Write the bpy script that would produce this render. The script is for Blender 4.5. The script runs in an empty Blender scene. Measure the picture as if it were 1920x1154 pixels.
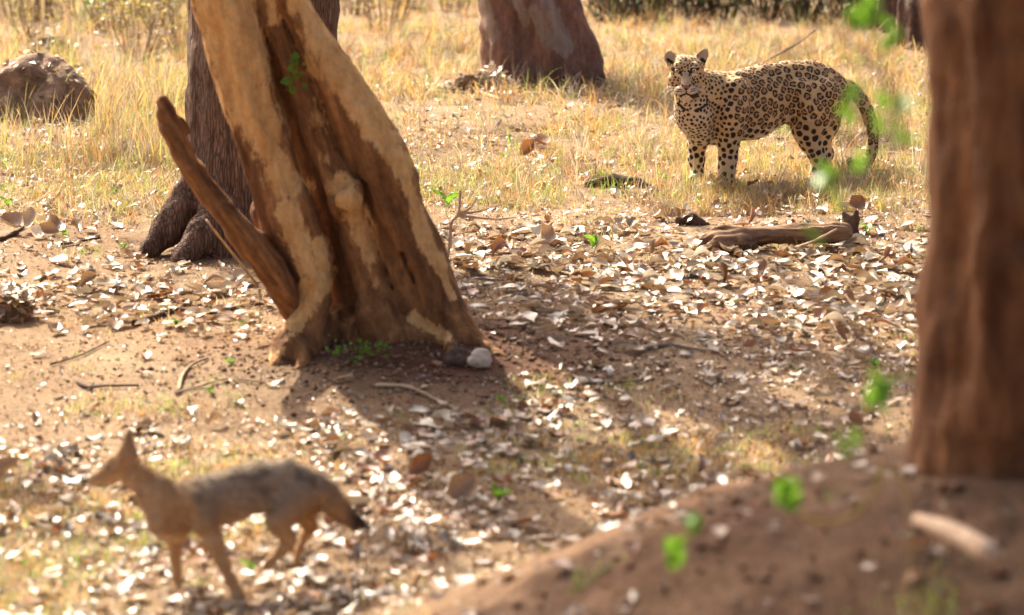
import bpy, math, random
import numpy as np
from mathutils import Vector
rnd = random.Random(7)
rs = np.random.RandomState(11)
R = math.radians

# ------------------------------------------------------------------ camera, sky, sun, exposure
scene = bpy.context.scene
C = scene.collection
CAM_H = 3.3
FPX = 6400.0
PITCH = math.atan(1277.0 / FPX)
cam_d = bpy.data.cameras.new('camera')
cam_d.sensor_width = 36.0
cam_d.lens = FPX / 1920.0 * 36.0
cam_d.clip_start = 0.5
cam_d.clip_end = 2000.0
cam_d.dof.use_dof = True
cam_d.dof.focus_distance = 19.9
cam_d.dof.aperture_fstop = (cam_d.lens / 1000.0) / 0.051
cam = bpy.data.objects.new('camera', cam_d)
cam.location = (0, 0, CAM_H)
cam.rotation_euler = (R(90) - PITCH, 0, 0)
C.objects.link(cam)
scene.camera = cam

SUN_EL, SUN_AZ = R(40), R(-29)          # behind the animals, a little to the left
SDIR = np.array([math.sin(SUN_AZ) * math.cos(SUN_EL), math.cos(SUN_AZ) * math.cos(SUN_EL), math.sin(SUN_EL)])
world = bpy.data.worlds.new('World')
scene.world = world
world.use_nodes = True
wn = world.node_tree.nodes
sky = wn.new('ShaderNodeTexSky')
sky.sky_type = 'NISHITA'
sky.sun_disc = False
sky.sun_elevation = SUN_EL
sky.sun_rotation = SUN_AZ
sky.air_density = 0.6
sky.dust_density = 8.0
sky.ozone_density = 0.3
wn['Background'].inputs['Strength'].default_value = 0.135
world.node_tree.links.new(sky.outputs['Color'], wn['Background'].inputs['Color'])
sun_d = bpy.data.lights.new('sun', 'SUN')
sun_d.energy = 5.0
sun_d.angle = R(0.6)
sun_d.color = (1.0, 0.92, 0.75)
sun = bpy.data.objects.new('sun', sun_d)
sun.rotation_euler = Vector((-SDIR[0], -SDIR[1], -SDIR[2])).to_track_quat('-Z', 'Y').to_euler()
C.objects.link(sun)
scene.view_settings.view_transform = 'Standard'
scene.view_settings.look = 'None'
scene.view_settings.exposure = 1.4
scene.view_settings.gamma = 1.0
scene.view_settings.use_curve_mapping = False
scene.render.engine = 'CYCLES'
scene.cycles.use_denoising = True
scene.cycles.max_bounces = 8
scene.cycles.diffuse_bounces = 4
scene.cycles.sample_clamp_indirect = 6.0

# ------------------------------------------------------------------ numeric helpers
cp_, sp_ = math.cos(PITCH), math.sin(PITCH)
FWD = np.array([0, cp_, -sp_]); UPV = np.array([0, sp_, cp_]); RGT = np.array([1.0, 0, 0])
CAM = np.array([0, 0, CAM_H])

def P(px, py, Y):
    d = FWD * FPX + RGT * (px - 960.0) + UPV * (577.0 - py)
    return CAM + d * (Y / d[1])

def S(Y):                       # metres per photo pixel at distance Y
    return Y / FPX * 1.01

def proj(p):
    q = np.asarray(p) - CAM
    dz = q @ FWD
    return 960.0 + (q @ RGT) / dz * FPX, 577.0 - (q @ UPV) / dz * FPX

def _hash(ix, iy, iz):
    n = (ix.astype(np.int64) * 374761393 + iy.astype(np.int64) * 668265263 + iz.astype(np.int64) * 2147483647) & 0xffffffff
    n = ((n ^ (n >> 13)) * 1274126177) & 0xffffffff
    n = n ^ (n >> 16)
    return (n & 0xffff) / 65535.0

def vnoise(p, scale=1.0, seed=0):
    p = np.asarray(p, dtype=np.float64) * scale + seed * 17.31
    i = np.floor(p).astype(np.int64)
    f = p - i
    f = f * f * (3 - 2 * f)
    r = 0
    for dx in (0, 1):
        wx = f[..., 0] if dx else 1 - f[..., 0]
        for dy in (0, 1):
            wy = f[..., 1] if dy else 1 - f[..., 1]
            for dz in (0, 1):
                wz = f[..., 2] if dz else 1 - f[..., 2]
                r = r + wx * wy * wz * _hash(i[..., 0] + dx, i[..., 1] + dy, i[..., 2] + dz)
    return r * 2 - 1

def fbm(p, scale=1.0, octs=3, seed=0):
    a, r = 1.0, 0
    for o in range(octs):
        r = r + a * vnoise(p, scale * 2 ** o, seed + o * 5)
        a *= 0.5
    return r

def sstep(a, b, x):
    t = np.clip((x - a) / (b - a), 0, 1)
    return t * t * (3 - 2 * t)

# ------------------------------------------------------------------ terrain height
def hgt(x, y, fine=True):
    x = np.asarray(x, float); y = np.asarray(y, float)
    x, y = np.broadcast_arrays(x, y)
    p = np.stack([x, y, np.zeros_like(x)], -1)
    z = -0.045 * np.maximum(y - 22.0, 0) * (y < 90) - 0.045 * 68 * (y >= 90)
    r = np.sqrt((x - 1.55) ** 2 + ((y - 9.1) * 0.95) ** 2)
    m = np.cos(np.pi / 2 * np.clip(r / 2.95, 0, 1)) ** 1.5
    z = z + 1.06 * m
    r2 = np.sqrt(((x + 0.35) / 1.5) ** 2 + ((y - 15.55) / 1.1) ** 2)
    z = z + 0.06 * np.exp(-r2 ** 2 * 1.6) + 0.05 * np.exp(-(r2 * 2.2) ** 2)
    r3 = np.sqrt(((x + 1.35) / 1.1) ** 2 + ((y - 18.3) / 1.0) ** 2)
    z = z + 0.04 * np.exp(-r3 ** 2 * 2)
    z = z + 0.035 * vnoise(p, 0.45, 3) + 0.02 * vnoise(p, 1.3, 5)
    if fine:
        z = z + 0.010 * vnoise(p, 4.5, 8) + 0.006 * vnoise(p, 11.0, 9) + m * (0.04 * vnoise(p, 3.1, 4) + 0.02 * vnoise(p, 8.0, 6) + 0.008 * vnoise(p, 17.0, 7))
    return z

def G(px, py):                  # where the line of sight of a pixel meets the ground
    d = FWD * FPX + RGT * (px - 960.0) + UPV * (577.0 - py)
    d = d / d[1]
    lo = 8.0 if px < 1100 or py < 880 else 7.0
    ys = np.linspace(lo, 60, 1500)
    pts = CAM + d * ys[:, None]
    below = pts[:, 2] < hgt(pts[:, 0], pts[:, 1], False)
    k = int(np.argmax(below)) if below.any() else -1
    return pts[k]

# ------------------------------------------------------------------ mesh helpers
def mk_mesh(name, V, F, mat=None, col=None, smooth=True, fattr=None):
    V = np.asarray(V, dtype=np.float32)
    me = bpy.data.meshes.new(name)
    if isinstance(F, list) and len(F) and isinstance(F[0], np.ndarray):
        groups = F
    elif isinstance(F, np.ndarray):
        groups = [F]
    else:
        me.from_pydata([tuple(v) for v in V.tolist()], [], F)
        groups = None
    if groups is not None:
        loops = np.concatenate([g.ravel() for g in groups]).astype(np.int32)
        cnt = np.concatenate([np.full(len(g), g.shape[1]) for g in groups])
        start = np.concatenate([[0], np.cumsum(cnt)[:-1]]).astype(np.int32)
        me.vertices.add(len(V)); me.vertices.foreach_set('co', V.ravel())
        me.loops.add(len(loops)); me.loops.foreach_set('vertex_index', loops)
        me.polygons.add(len(cnt)); me.polygons.foreach_set('loop_start', start)
        try:
            me.polygons.foreach_set('loop_total', cnt.astype(np.int32))
        except Exception:
            pass
        me.update(calc_edges=True)
    if smooth:
        me.polygons.foreach_set('use_smooth', np.ones(len(me.polygons), bool))
    if col is not None:
        a = me.color_attributes.new('Col', 'FLOAT_COLOR', 'POINT')
        c4 = np.ones((len(V), 4), np.float32); c4[:, :3] = col
        a.data.foreach_set('color', c4.ravel())
    if fattr:
        for k, v in fattr.items():
            a = me.attributes.new(k, 'FLOAT', 'POINT')
            a.data.foreach_set('value', np.asarray(v, np.float32))
    if mat: me.materials.append(mat)
    me.update()
    return me

def obj(name, me, parent=None, label=None, cat=None, group=None, kind=None, loc=None):
    o = bpy.data.objects.new(name, me)
    C.objects.link(o)
    if parent is not None: o.parent = parent
    if label: o['label'] = label
    if cat: o['category'] = cat
    if group: o['group'] = group
    if kind: o['kind'] = kind
    if loc is not None: o.location = loc
    return o

def recenter(V, base):
    return np.asarray(V) - np.asarray(base)

def surface_nets(Fd, org, vox):
    Sg = Fd < 0
    nx, ny, nz = Fd.shape
    cnt = np.zeros((nx - 1, ny - 1, nz - 1), np.int8)
    for a in (0, 1):
        for b in (0, 1):
            for c in (0, 1):
                cnt += Sg[a:nx - 1 + a, b:ny - 1 + b, c:nz - 1 + c]
    act = (cnt > 0) & (cnt < 8)
    idx = np.argwhere(act)
    ids = np.full(act.shape, -1, np.int32)
    ids[act] = np.arange(len(idx))
    acc = np.zeros((len(idx), 3)); n = np.zeros(len(idx))
    offs = [(a, b, c) for a in (0, 1) for b in (0, 1) for c in (0, 1)]
    i, j, k = idx.T
    vals = {o: Fd[i + o[0], j + o[1], k + o[2]] for o in offs}
    for o in offs:
        for ax in range(3):
            if o[ax] == 0:
                q = list(o); q[ax] = 1; q = tuple(q)
                v0, v1 = vals[o], vals[q]
                m = (v0 < 0) != (v1 < 0)
                t = v0[m] / (v0[m] - v1[m])
                pt = np.tile(np.array(o, float), (m.sum(), 1)); pt[:, ax] += t
                acc[m] += pt; n[m] += 1
    V = (idx + acc / n[:, None]) * vox + org
    quads = []
    sl = [slice(None)] * 3
    for ax in range(3):
        a1, a2 = [(1, 2), (2, 0), (0, 1)][ax]
        s0 = [slice(None)] * 3; s1 = [slice(None)] * 3
        s0[ax] = slice(0, -1); s1[ax] = slice(1, None)
        ch = Sg[tuple(s0)] != Sg[tuple(s1)]
        e = np.argwhere(ch)
        e = e[(e[:, a1] > 0) & (e[:, a2] > 0) & (e[:, a1] < Fd.shape[a1] - 1) & (e[:, a2] < Fd.shape[a2] - 1)]
        ins = Sg[e[:, 0], e[:, 1], e[:, 2]]
        def cid(d1, d2):
            q = e.copy(); q[:, a1] += d1; q[:, a2] += d2
            return ids[q[:, 0], q[:, 1], q[:, 2]]
        Q = np.stack([cid(-1, -1), cid(0, -1), cid(0, 0), cid(-1, 0)], 1)
        Q[~ins] = Q[~ins][:, ::-1]
        quads.append(Q)
    Q = np.concatenate(quads)
    Q = Q[(Q >= 0).all(1)]
    return V, Q

class Field:
    """round-cone solids blended smoothly into one skin"""
    def __init__(s, vox): s.vox = vox; s.pr = []; s.cut = []
    def cone(s, a, b, ra, rb, k=0.02, sq=None, cut=False):
        (s.cut if cut else s.pr).append((np.array(a, float), np.array(b, float), ra, rb, k, sq))
    def chain(s, pts, k=0.02, sq=None):
        for q0, q1 in zip(pts[:-1], pts[1:]):
            s.cone(q0[0], q1[0], q0[1], q1[1], k, sq)
    def ball(s, c, r, k=0.02, sq=None, cut=False): s.cone(c, np.array(c) + 1e-4, r, r, k, sq, cut)
    def build(s, disp=None, zmin=None):
        vox = s.vox
        mn = np.min([np.minimum(a - ra, b - rb) for a, b, ra, rb, k, q in s.pr], 0) - 5 * vox
        mx = np.max([np.maximum(a + ra, b + rb) for a, b, ra, rb, k, q in s.pr], 0) + 5 * vox
        if zmin is not None: mn[2] = max(mn[2], zmin)
        n = np.ceil((mx - mn) / vox).astype(int) + 1
        Fd = np.full(tuple(n), 0.3, np.float32)
        for isc, lst in ((False, s.pr), (True, s.cut)):
            for a, b, ra, rb, k, sq in lst:
                mg = max(ra, rb) + k * 1.5 + 3 * vox
                lo = np.clip(np.floor((np.minimum(a, b) - mg - mn) / vox).astype(int), 0, n)
                hi = np.clip(np.ceil((np.maximum(a, b) + mg - mn) / vox).astype(int) + 1, 0, n)
                if (hi <= lo).any(): continue
                xs = [(mn[d] + np.arange(lo[d], hi[d]) * vox).astype(np.float32) for d in range(3)]
                X, Y, Z = np.meshgrid(*xs, indexing='ij')
                px, py, pz = X - a[0], Y - a[1], Z - a[2]
                ba = (b - a).copy()
                f = 1.0
                if sq is not None:
                    nrm, fac = sq
                    dn = px * nrm[0] + py * nrm[1] + pz * nrm[2]
                    g = 1 / fac - 1
                    px = px + dn * nrm[0] * g; py = py + dn * nrm[1] * g; pz = pz + dn * nrm[2] * g
                    ba = ba + nrm * (ba @ nrm) * g
                    f = fac
                L2 = max(ba @ ba, 1e-9)
                t = np.clip((px * ba[0] + py * ba[1] + pz * ba[2]) / L2, 0, 1)
                d = np.sqrt((px - t * ba[0]) ** 2 + (py - t * ba[1]) ** 2 + (pz - t * ba[2]) ** 2) - (ra + (rb - ra) * t)
                if sq is not None: d = d * (0.5 + 0.5 * f)
                sub = Fd[lo[0]:hi[0], lo[1]:hi[1], lo[2]:hi[2]]
                if isc:
                    h = np.clip(0.5 - 0.5 * (sub + d) / k, 0, 1)
                    r_ = sub * (1 - h) + (-d) * h + k * h * (1 - h)
                else:
                    h = np.clip(0.5 + 0.5 * (sub - d) / k, 0, 1)
                    r_ = sub * (1 - h) + d * h - k * h * (1 - h)
                Fd[lo[0]:hi[0], lo[1]:hi[1], lo[2]:hi[2]] = r_
        if disp is not None:
            m = np.abs(Fd) < 0.07
            ii = np.argwhere(m)
            Fd[m] += disp(ii * vox + mn).astype(np.float32)
        return surface_nets(Fd, mn, vox)

def subdivide(V, Q):
    """one Catmull-like split of a quad mesh (linear), with a light smoothing of the new points"""
    E = np.sort(np.stack([Q, np.roll(Q, -1, 1)], -1).reshape(-1, 2), 1)
    key = E[:, 0].astype(np.int64) * len(V) + E[:, 1]
    uk, inv = np.unique(key, return_inverse=True)
    e0, e1 = uk // len(V), uk % len(V)
    EM = (V[e0] + V[e1]) / 2
    FC = V[Q].mean(1)
    nv, ne = len(V), len(EM)
    inv = inv.reshape(-1, 4)
    fc = nv + ne + np.arange(len(Q))
    # smooth: vertices to the mean of neighbours
    acc = np.zeros_like(V); c = np.zeros(nv)
    np.add.at(acc, e0, V[e1]); np.add.at(acc, e1, V[e0]); np.add.at(c, e0, 1); np.add.at(c, e1, 1)
    V2 = V * 0.5 + 0.5 * acc / np.maximum(c, 1)[:, None]
    ea = np.zeros_like(EM); ec = np.zeros(ne)
    for kx in range(4):
        np.add.at(ea, inv[:, kx], FC); np.add.at(ec, inv[:, kx], 1)
    EM = 0.5 * (V2[e0] + V2[e1]) / 1 * 0.5 + 0.5 * ea / np.maximum(ec, 1)[:, None]
    NV = np.concatenate([V2, EM, V2[Q].mean(1)])
    q = []
    for kx in range(4):
        q.append(np.stack([Q[:, kx], nv + inv[:, kx], fc, nv + inv[:, kx - 1]], 1))
    return NV, np.concatenate(q)

def vnormals(V, Q):
    n = np.cross(V[Q[:, 2]] - V[Q[:, 0]], V[Q[:, 3]] - V[Q[:, 1]])
    N = np.zeros_like(V)
    for k in range(4): np.add.at(N, Q[:, k], n)
    return N / np.maximum(np.linalg.norm(N, axis=1, keepdims=True), 1e-12)

def tube(pts, rads, sides=7, rough=0.0, caps=True):
    pts = np.asarray(pts, float); n = len(pts)
    rads = np.broadcast_to(rads, (n,)).astype(float)
    T = np.gradient(pts, axis=0); T /= np.maximum(np.linalg.norm(T, axis=1, keepdims=True), 1e-9)
    ref = np.array([0, 0, 1.0]) if abs(T[0][2]) < 0.8 else np.array([1.0, 0, 0])
    V = []
    for i in range(n):
        u = np.cross(T[i], ref); u /= max(np.linalg.norm(u), 1e-9); v = np.cross(T[i], u)
        for s in range(sides):
            a = 2 * math.pi * s / sides
            rr = rads[i] * (1 + rough * (rs.rand() - 0.5) * 2)
            V.append(pts[i] + (u * math.cos(a) + v * math.sin(a)) * rr)
    F = []
    for i in range(n - 1):
        for s in range(sides):
            a, b = i * sides + s, i * sides + (s + 1) % sides
            F.append((a, b, b + sides, a + sides))
    if caps:
        F.append(tuple(range(sides))[::-1]); F.append(tuple(range((n - 1) * sides, n * sides)))
    return V, F

def smooth_path(pts, n=6):
    """Catmull-Rom through control points"""
    pts = [np.asarray(p, float) for p in pts]
    ext = [2 * pts[0] - pts[1]] + pts + [2 * pts[-1] - pts[-2]]
    out = []
    for i in range(1, len(ext) - 2):
        p0, p1, p2, p3 = ext[i - 1:i + 3]
        for t in np.linspace(0, 1, n, endpoint=False):
            out.append(0.5 * ((2 * p1) + (-p0 + p2) * t + (2 * p0 - 5 * p1 + 4 * p2 - p3) * t * t + (-p0 + 3 * p1 - 3 * p2 + p3) * t ** 3))
    out.append(pts[-1])
    return np.array(out)

class MB:
    def __init__(s): s.V = []; s.F = []
    def add(s, V, F):
        o = len(s.V); s.V += [tuple(v) for v in V]; s.F += [tuple(i + o for i in f) for f in F]
    def mesh(s, name, mat, base=(0, 0, 0), smooth=True):
        return mk_mesh(name, recenter(s.V, base), s.F, mat, smooth=smooth)

# ------------------------------------------------------------------ materials
def mat_new(name):
    m = bpy.data.materials.new(name); m.use_nodes = True
    nt = m.node_tree
    for n in list(nt.nodes): nt.nodes.remove(n)
    out = nt.nodes.new('ShaderNodeOutputMaterial')
    return m, nt, out
def N(nt, t, **kw):
    n = nt.nodes.new(t)
    for k, v in kw.items():
        if k in n.inputs: n.inputs[k].default_value = v
        else: setattr(n, k, v)
    return n
def lk(nt, a, b): nt.links.new(a, b)
def ramp(nt, fac, stops):
    r = nt.nodes.new('ShaderNodeValToRGB')
    e = r.color_ramp.elements
    while len(e) < len(stops): e.new(0.5)
    for el, (p, c) in zip(e, stops): el.position = p; el.color = (*c, 1)
    lk(nt, fac, r.inputs['Fac'])
    return r.outputs['Color']
def noise(nt, scale, vec=None, detail=4, rough=0.6):
    n = N(nt, 'ShaderNodeTexNoise'); n.inputs['Scale'].default_value = scale
    n.inputs['Detail'].default_value = detail; n.inputs['Roughness'].default_value = rough
    if vec is not None: lk(nt, vec, n.inputs['Vector'])
    return n.outputs['Fac']
def mapping(nt, vec, scale=(1, 1, 1), rot=(0, 0, 0)):
    m = N(nt, 'ShaderNodeMapping'); m.inputs['Scale'].default_value = scale; m.inputs['Rotation'].default_value = rot
    lk(nt, vec, m.inputs['Vector']); return m.outputs['Vector']
def mix(nt, fac, a, b, blend='MIX'):
    m = N(nt, 'ShaderNodeMix', data_type='RGBA', blend_type=blend)
    for s, v in ((m.inputs[0], fac), (m.inputs[6], a), (m.inputs[7], b)):
        if isinstance(v, (int, float)): s.default_value = v
        elif isinstance(v, tuple): s.default_value = (*v, 1)
        else: lk(nt, v, s)
    return m.outputs[2]
def bsdf(nt, out, col, rough=0.8, spec=0.3, bump=None, bstr=0.5, bdist=0.01, transl=0.0, tcol=None, sheen=0.0):
    b = N(nt, 'ShaderNodeBsdfPrincipled')
    if isinstance(col, tuple): b.inputs['Base Color'].default_value = (*col, 1)
    else: lk(nt, col, b.inputs['Base Color'])
    b.inputs['Roughness'].default_value = rough
    b.inputs['Specular IOR Level'].default_value = spec
    if sheen: b.inputs['Sheen Weight'].default_value = sheen
    if bump is not None:
        bn = N(nt, 'ShaderNodeBump'); bn.inputs['Strength'].default_value = bstr; bn.inputs['Distance'].default_value = bdist
        lk(nt, bump, bn.inputs['Height']); lk(nt, bn.outputs['Normal'], b.inputs['Normal'])
    if transl > 0:
        t = N(nt, 'ShaderNodeBsdfTranslucent')
        c = tcol if tcol is not None else col
        if isinstance(c, tuple): t.inputs['Color'].default_value = (*c, 1)
        else: lk(nt, c, t.inputs['Color'])
        mx = N(nt, 'ShaderNodeMixShader'); mx.inputs[0].default_value = transl
        lk(nt, b.outputs[0], mx.inputs[1]); lk(nt, t.outputs[0], mx.inputs[2])
        lk(nt, mx.outputs[0], out.inputs['Surface'])
    else:
        lk(nt, b.outputs[0], out.inputs['Surface'])
    return b
def geo(nt): return N(nt, 'ShaderNodeNewGeometry').outputs['Position']
def vcol(nt, name='Col'):
    a = N(nt, 'ShaderNodeAttribute'); a.attribute_name = name; return a.outputs

def m_ground():
    m, nt, out = mat_new('soil')
    p = geo(nt)
    base = ramp(nt, noise(nt, 0.9, p, 6), [(0.3, (0.24, 0.14, 0.07)), (0.52, (0.33, 0.21, 0.115)), (0.72, (0.42, 0.30, 0.175))])
    f = noise(nt, 38, p, 5, 0.7)
    c2 = mix(nt, 0.75, base, ramp(nt, f, [(0.35, (0.35, 0.35, 0.35)), (0.6, (1.0, 1.0, 1.0)), (0.75, (1.5, 1.4, 1.3))]), 'MULTIPLY')
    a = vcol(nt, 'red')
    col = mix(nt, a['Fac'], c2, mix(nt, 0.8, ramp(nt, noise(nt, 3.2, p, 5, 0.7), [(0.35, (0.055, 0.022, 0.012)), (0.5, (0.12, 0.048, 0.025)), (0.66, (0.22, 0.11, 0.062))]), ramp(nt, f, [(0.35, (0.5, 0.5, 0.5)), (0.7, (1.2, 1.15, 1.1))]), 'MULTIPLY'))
    bsdf(nt, out, col, 0.95, 0.15, noise(nt, 60, p, 6, 0.75), 0.9, 0.02)
    return m
def m_bark(name, dark, light, patch=None, vscale=(14, 14, 2.2), fine=30, bdist=0.02, rough=0.9, rot=(0, 0, 0), crack=False):
    m, nt, out = mat_new(name)
    tc = N(nt, 'ShaderNodeTexCoord').outputs['Object']
    tr_ = mapping(nt, tc, (1, 1, 1), rot) if any(rot) else tc
    v = mapping(nt, tr_, vscale)
    n1 = noise(nt, 1.0, v, 6, 0.65)
    n2 = noise(nt, fine, tc, 5, 0.7)
    col = ramp(nt, n1, [(0.33, dark), (0.55, tuple((a + b) / 2 for a, b in zip(dark, light))), (0.7, light)])
    col = mix(nt, 0.6, col, ramp(nt, n2, [(0.3, (0.55, 0.5, 0.46)), (0.6, (1.05, 1.05, 1.05)), (0.8, (1.3, 1.25, 1.2))]), 'MULTIPLY')
    h = n1
    if patch is not None:
        a = vcol(nt, 'patch')['Fac']
        w = N(nt, 'ShaderNodeMath', operation='MULTIPLY_ADD'); lk(nt, noise(nt, 9, mapping(nt, tc, (1.6, 1.6, 0.7)), 7, 0.72), w.inputs[0])
        w.inputs[1].default_value = 2.1; lk(nt, a, w.inputs[2])
        s = N(nt, 'ShaderNodeMath', operation='SUBTRACT'); lk(nt, w.outputs[0], s.inputs[0]); s.inputs[1].default_value = 1.05
        fac = ramp(nt, s.outputs[0], [(0.40, (0, 0, 0)), (0.50, (.35, .35, .35)), (0.62, (1, 1, 1))])
        pc = ramp(nt, noise(nt, 3.0, mapping(nt, tc, (5, 5, 1.2)), 6, 0.65), [(0.3, patch[0]), (0.7, patch[1])])
        st = noise(nt, 1.0, mapping(nt, tr_, (34, 34, 5)), 6, 0.7)
        pc = mix(nt, ramp(nt, st, [(0.30, (1, 1, 1)), (0.40, (0, 0, 0))]), pc, tuple(x * 1.1 for x in light))
        pc = mix(nt, 0.55, pc, ramp(nt, n2, [(0.3, (0.62, 0.55, 0.5)), (0.55, (1, 1, 1))]), 'MULTIPLY')
        col = mix(nt, fac, col, pc)
    if crack:
        vo = N(nt, 'ShaderNodeTexVoronoi', feature='DISTANCE_TO_EDGE'); vo.inputs['Scale'].default_value = 1.0
        wv = N(nt, 'ShaderNodeVectorMath', operation='ADD')
        nn = N(nt, 'ShaderNodeTexNoise'); nn.inputs['Scale'].default_value = 6; lk(nt, tc, nn.inputs['Vector'])
        lk(nt, mapping(nt, tc, (60, 60, 6)), wv.inputs[0]); lk(nt, nn.outputs['Color'], wv.inputs[1])
        lk(nt, wv.outputs[0], vo.inputs['Vector'])
        cr = ramp(nt, vo.outputs['Distance'], [(0.0, (0.25, 0.22, 0.2)), (0.16, (1, 1, 1))])
        col = mix(nt, 0.4, col, cr, 'MULTIPLY')
        ad = N(nt, 'ShaderNodeMath', operation='MULTIPLY_ADD'); lk(nt, cr, ad.inputs[0]); ad.inputs[1].default_value = 0.8; lk(nt, n1, ad.inputs[2])
        h = ad.outputs[0]
    ad2 = N(nt, 'ShaderNodeMath', operation='MULTIPLY_ADD'); lk(nt, n2, ad2.inputs[0]); ad2.inputs[1].default_value = 0.35; lk(nt, h, ad2.inputs[2])
    bsdf(nt, out, col, rough, 0.25, ad2.outputs[0], 0.9, bdist)
    return m
def m_objcol(name, rough=0.5, spec=0.5, transl=0.3):
    m, nt, out = mat_new(name)
    oi = N(nt, 'ShaderNodeObjectInfo')
    tc = N(nt, 'ShaderNodeTexCoord').outputs['Object']
    k = ramp(nt, noise(nt, 22, tc, 5), [(0.3, (0.6, 0.55, 0.5)), (0.6, (1.1, 1.1, 1.1))])
    col = mix(nt, 0.8, oi.outputs['Color'], k, 'MULTIPLY')
    bsdf(nt, out, col, rough, spec, noise(nt, 60, tc, 3), 0.4, 0.004, transl)
    return m
def m_vcol(name, rough=0.5, spec=0.5, transl=0.3, fscale=25, fac=0.4, bump=0.0, sheen=0.0):
    m, nt, out = mat_new(name)
    p = geo(nt)
    k = ramp(nt, noise(nt, fscale, p, 4), [(0.3, (0.6, 0.6, 0.6)), (0.65, (1.15, 1.15, 1.15))])
    col = mix(nt, fac, vcol(nt)['Color'], k, 'MULTIPLY')
    bsdf(nt, out, col, rough, spec, noise(nt, 150, p, 3) if bump else None, bump, 0.004, transl, sheen=sheen)
    return m
M = {}
M['soil'] = m_ground()
M['main'] = m_bark('shedding_bark', (0.10, 0.040, 0.015), (0.48, 0.225, 0.082), ((0.53, 0.27, 0.085), (0.84, 0.52, 0.22)), (12, 12, 1.8), 26, 0.05, rot=(0, R(17), 0))
M['limb'] = m_bark('dead_limb_wood', (0.10, 0.038, 0.012), (0.46, 0.21, 0.075), None, (24, 24, 2.4), 30, 0.03, rot=(0, R(33), 0))
M['dark'] = m_bark('furrowed_bark', (0.11, 0.062, 0.04), (0.34, 0.205, 0.135), None, (22, 22, 2.4), 34, 0.03, crack=True)
M['back'] = m_bark('peeling_grey_bark', (0.11, 0.055, 0.038), (0.36, 0.18, 0.11), ((0.20, 0.13, 0.09), (0.32, 0.235, 0.18)), (9, 9, 1.6), 20, 0.03)
M['near'] = m_bark('red_brown_bark', (0.085, 0.032, 0.011), (0.34, 0.155, 0.062), None, (9, 9, 2.2), 12, 0.06)
M['wood'] = m_bark('weathered_wood', (0.10, 0.05, 0.028), (0.48, 0.29, 0.16), None, (3, 34, 34), 26, 0.02)
M['stick'] = m_bark('dry_stick', (0.25, 0.17, 0.11), (0.50, 0.37, 0.24), None, (20, 20, 20), 60, 0.004)
M['dstick'] = m_bark('dark_stick', (0.05, 0.03, 0.02), (0.16, 0.095, 0.06), None, (20, 20, 20), 60, 0.006)
M['pale'] = m_bark('bare_pale_wood', (0.42, 0.28, 0.18), (0.66, 0.49, 0.34), None, (20, 20, 20), 60, 0.004)
M['clod'] = m_bark('clod_earth', (0.13, 0.07, 0.04), (0.42, 0.27, 0.16), None, (9, 9, 9), 25, 0.03)
M['stone'] = m_bark('pale_stone', (0.62, 0.50, 0.36), (0.85, 0.74, 0.58), None, (12, 12, 12), 40, 0.01)
M['leaf'] = m_objcol('dry_leaf', 0.44, 1.0, 0.22)
M['litter'] = m_vcol('dry_leaf_litter', 0.44, 1.0, 0.2)
M['litter2'] = m_vcol('earth_crumbs', 0.95, 0.15, 0.0, bump=.5)
M['grass'] = m_vcol('dry_grass', 0.5, 0.4, 0.45, fac=0.15)
def m_green(name, c, tr=0.45):
    m, nt, out = mat_new(name); p = geo(nt)
    col = ramp(nt, noise(nt, 30, p, 3), [(0.3, tuple(x * 0.75 for x in c)), (0.7, tuple(min(1, x * 1.3) for x in c))])
    bsdf(nt, out, col, 0.45, 0.4, None, 0, 0, tr)
    return m
M['green'] = m_green('fresh_leaf', (0.13, 0.25, 0.02), 0.5)
M['canopy'] = m_green('canopy_leaf', (0.10, 0.12, 0.035), 0.3)
M['yellowish'] = m_green('yellowing_leaf', (0.36, 0.27, 0.07), 0.45)
M['coat'] = m_vcol('spotted_coat', 0.75, 0.2, 0.0, 90, 0.25, 0.3, 0.0)
M['fur'] = m_vcol('fur_hair', 0.6, 0.3, 0.25, 90, 0.1)
def m_plain(name, c, rough, spec=0.5):
    m, nt, out = mat_new(name); bsdf(nt, out, ramp(nt, noise(nt, 80, geo(nt), 2), [(0.3, tuple(x * 0.8 for x in c)), (0.7, c)]), rough, spec); return m
M['whisker'] = m_plain('whisker', (0.8, 0.76, 0.7), 0.4)
M['eyeiris'] = m_plain('amber_iris', (0.50, 0.42, 0.20), 0.1, 0.8)
M['pupil'] = m_plain('pupil', (0.01, 0.01, 0.01), 0.1, 0.8)
M['eyedark'] = m_plain('dark_eye', (0.03, 0.018, 0.01), 0.12, 0.8)
M['canine'] = m_plain('dark_nose', (0.02, 0.016, 0.015), 0.35, 0.5)

# ------------------------------------------------------------------ ground
def axis(parts):
    a = []
    for lo, hi, st in parts: a += list(np.arange(lo, hi, st))
    a.append(parts[-1][1])
    return np.array(a)
gx = axis([(-300, -60, 24), (-60, -12, 2.4), (-12, -4.2, .3), (-4.2, 4.2, .035), (4.2, 12, .3), (12, 60, 2.4), (60, 300, 24)])
gy = axis([(-30, 0, 3), (0, 6, .4), (6, 21, .035), (21, 28, .06), (28, 40, .12), (40, 90, 1.6), (90, 300, 15), (300, 1300, 100)])
XX, YY = np.meshgrid(gx, gy)
ZZ = hgt(XX, YY)
V = np.stack([XX, YY, ZZ], -1).reshape(-1, 3)
nx_, ny_ = len(gx), len(gy)
a0 = (np.arange(ny_ - 1)[:, None] * nx_ + np.arange(nx_ - 1)[None]).ravel()
Q = np.stack([a0, a0 + 1, a0 + 1 + nx_, a0 + nx_], 1)
rr = np.sqrt((V[:, 0] - 1.55) ** 2 + (V[:, 1] - 9.1) ** 2)
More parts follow.
